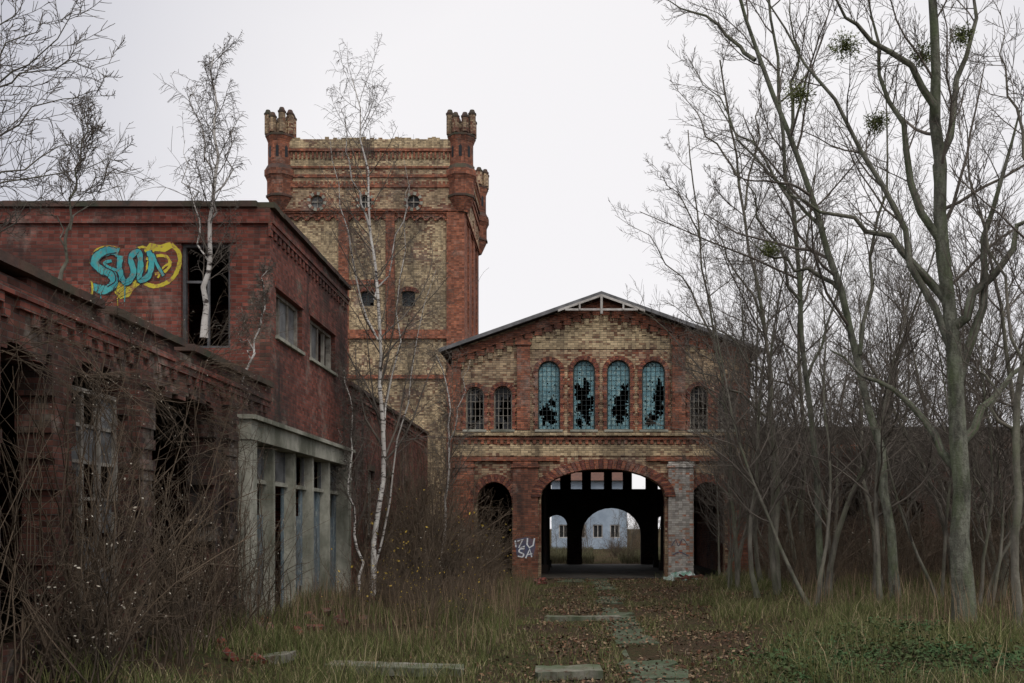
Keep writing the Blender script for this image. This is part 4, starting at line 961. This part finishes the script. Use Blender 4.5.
# ------------------------------------------------------------------ WORLD, LIGHT, CAMERA
w = bpy.data.worlds.new('World'); scn.world = w; w.use_nodes = True; nt = w.node_tree; nt.nodes.clear()
def wn(t, **k):
    nd = nt.nodes.new(t)
    for a, v in k.items(): setattr(nd, a, v)
    return nd
out = wn('ShaderNodeOutputWorld'); sky = wn('ShaderNodeTexSky'); sky.sky_type = 'NISHITA'; sky.sun_disc = False
SE, SR = math.radians(48), math.radians(150)
sky.sun_elevation = SE; sky.sun_rotation = SR
b1 = wn('ShaderNodeBackground'); b1.inputs[1].default_value = .08; nt.links.new(sky.outputs[0], b1.inputs[0])
tc = wn('ShaderNodeTexCoord'); dp = wn('ShaderNodeVectorMath', operation='DOT_PRODUCT')
dv = Vector((.06, 1, .25)).normalized(); dp.inputs[1].default_value = dv; nt.links.new(tc.outputs['Generated'], dp.inputs[0])
mr = wn('ShaderNodeMapRange'); mr.inputs[1].default_value = .80; mr.inputs[2].default_value = .97; nt.links.new(dp.outputs['Value'], mr.inputs[0])
nz = wn('ShaderNodeTexNoise'); nz.inputs['Scale'].default_value = 2.2; nz.inputs['Detail'].default_value = 5; nt.links.new(tc.outputs['Generated'], nz.inputs['Vector'])
ad = wn('ShaderNodeMath', operation='MULTIPLY_ADD'); nt.links.new(nz.outputs[0], ad.inputs[0]); ad.inputs[1].default_value = .3; nt.links.new(mr.outputs[0], ad.inputs[2])
cr = wn('ShaderNodeMapRange'); cr.inputs[1].default_value = .15; cr.inputs[2].default_value = 1.1; nt.links.new(ad.outputs[0], cr.inputs[0])
mx = wn('ShaderNodeMixRGB'); mx.inputs[1].default_value = (.50, .51, .585, 1); mx.inputs[2].default_value = (.97, .95, .965, 1); nt.links.new(cr.outputs[0], mx.inputs[0])
# overcast luminance: zenith and the sky opposite are brighter and more neutral than the horizon ahead
sx = wn('ShaderNodeSeparateXYZ'); nt.links.new(tc.outputs['Generated'], sx.inputs[0])
zr = wn('ShaderNodeMapRange'); zr.inputs[1].default_value = .5; zr.inputs[2].default_value = 1; zr.inputs[3].default_value = 0; zr.inputs[4].default_value = 1.25; nt.links.new(sx.outputs[2], zr.inputs[0])
yr = wn('ShaderNodeMapRange'); yr.inputs[1].default_value = .45; yr.inputs[2].default_value = -.7; yr.inputs[3].default_value = 0; yr.inputs[4].default_value = .42; nt.links.new(sx.outputs[1], yr.inputs[0])
sm_ = wn('ShaderNodeMath', operation='ADD'); nt.links.new(zr.outputs[0], sm_.inputs[0]); nt.links.new(yr.outputs[0], sm_.inputs[1])
b2 = wn('ShaderNodeBackground'); nt.links.new(mx.outputs[0], b2.inputs[0]); b2.inputs[1].default_value = 1
b3 = wn('ShaderNodeBackground'); b3.inputs[0].default_value = (1.0, .95, .88, 1); nt.links.new(sm_.outputs[0], b3.inputs[1])
ads = wn('ShaderNodeAddShader'); nt.links.new(b2.outputs[0], ads.inputs[0]); nt.links.new(b3.outputs[0], ads.inputs[1])
ms = wn('ShaderNodeMixShader'); ms.inputs[0].default_value = .94; nt.links.new(b1.outputs[0], ms.inputs[1]); nt.links.new(ads.outputs[0], ms.inputs[2]); nt.links.new(ms.outputs[0], out.inputs[0])
sl = bpy.data.lights.new('sun', 'SUN'); sl.energy = .9; sl.angle = math.radians(20); sl.color = (1, .95, .88)
so = bpy.data.objects.new('sun', sl); COL.objects.link(so)
sd = Vector((math.sin(SR) * math.cos(SE), math.cos(SR) * math.cos(SE), math.sin(SE)))
so.rotation_euler = sd.to_track_quat('Z', 'Y').to_euler()
cd = bpy.data.cameras.new('camera'); cam = bpy.data.objects.new('camera', cd); COL.objects.link(cam); scn.camera = cam
cam.location = (0, 0, H); cam.rotation_euler = (math.radians(90), 0, 0)
cd.sensor_width = 36; cd.lens = 36 * 1000 / 1024; cd.shift_x = -59 / 1024; cd.shift_y = 185.5 / 1024; cd.clip_end = 3000; cd.clip_start = .05
scn.view_settings.view_transform = 'Standard'; scn.view_settings.look = 'None'; scn.view_settings.exposure = 0; scn.view_settings.gamma = 1
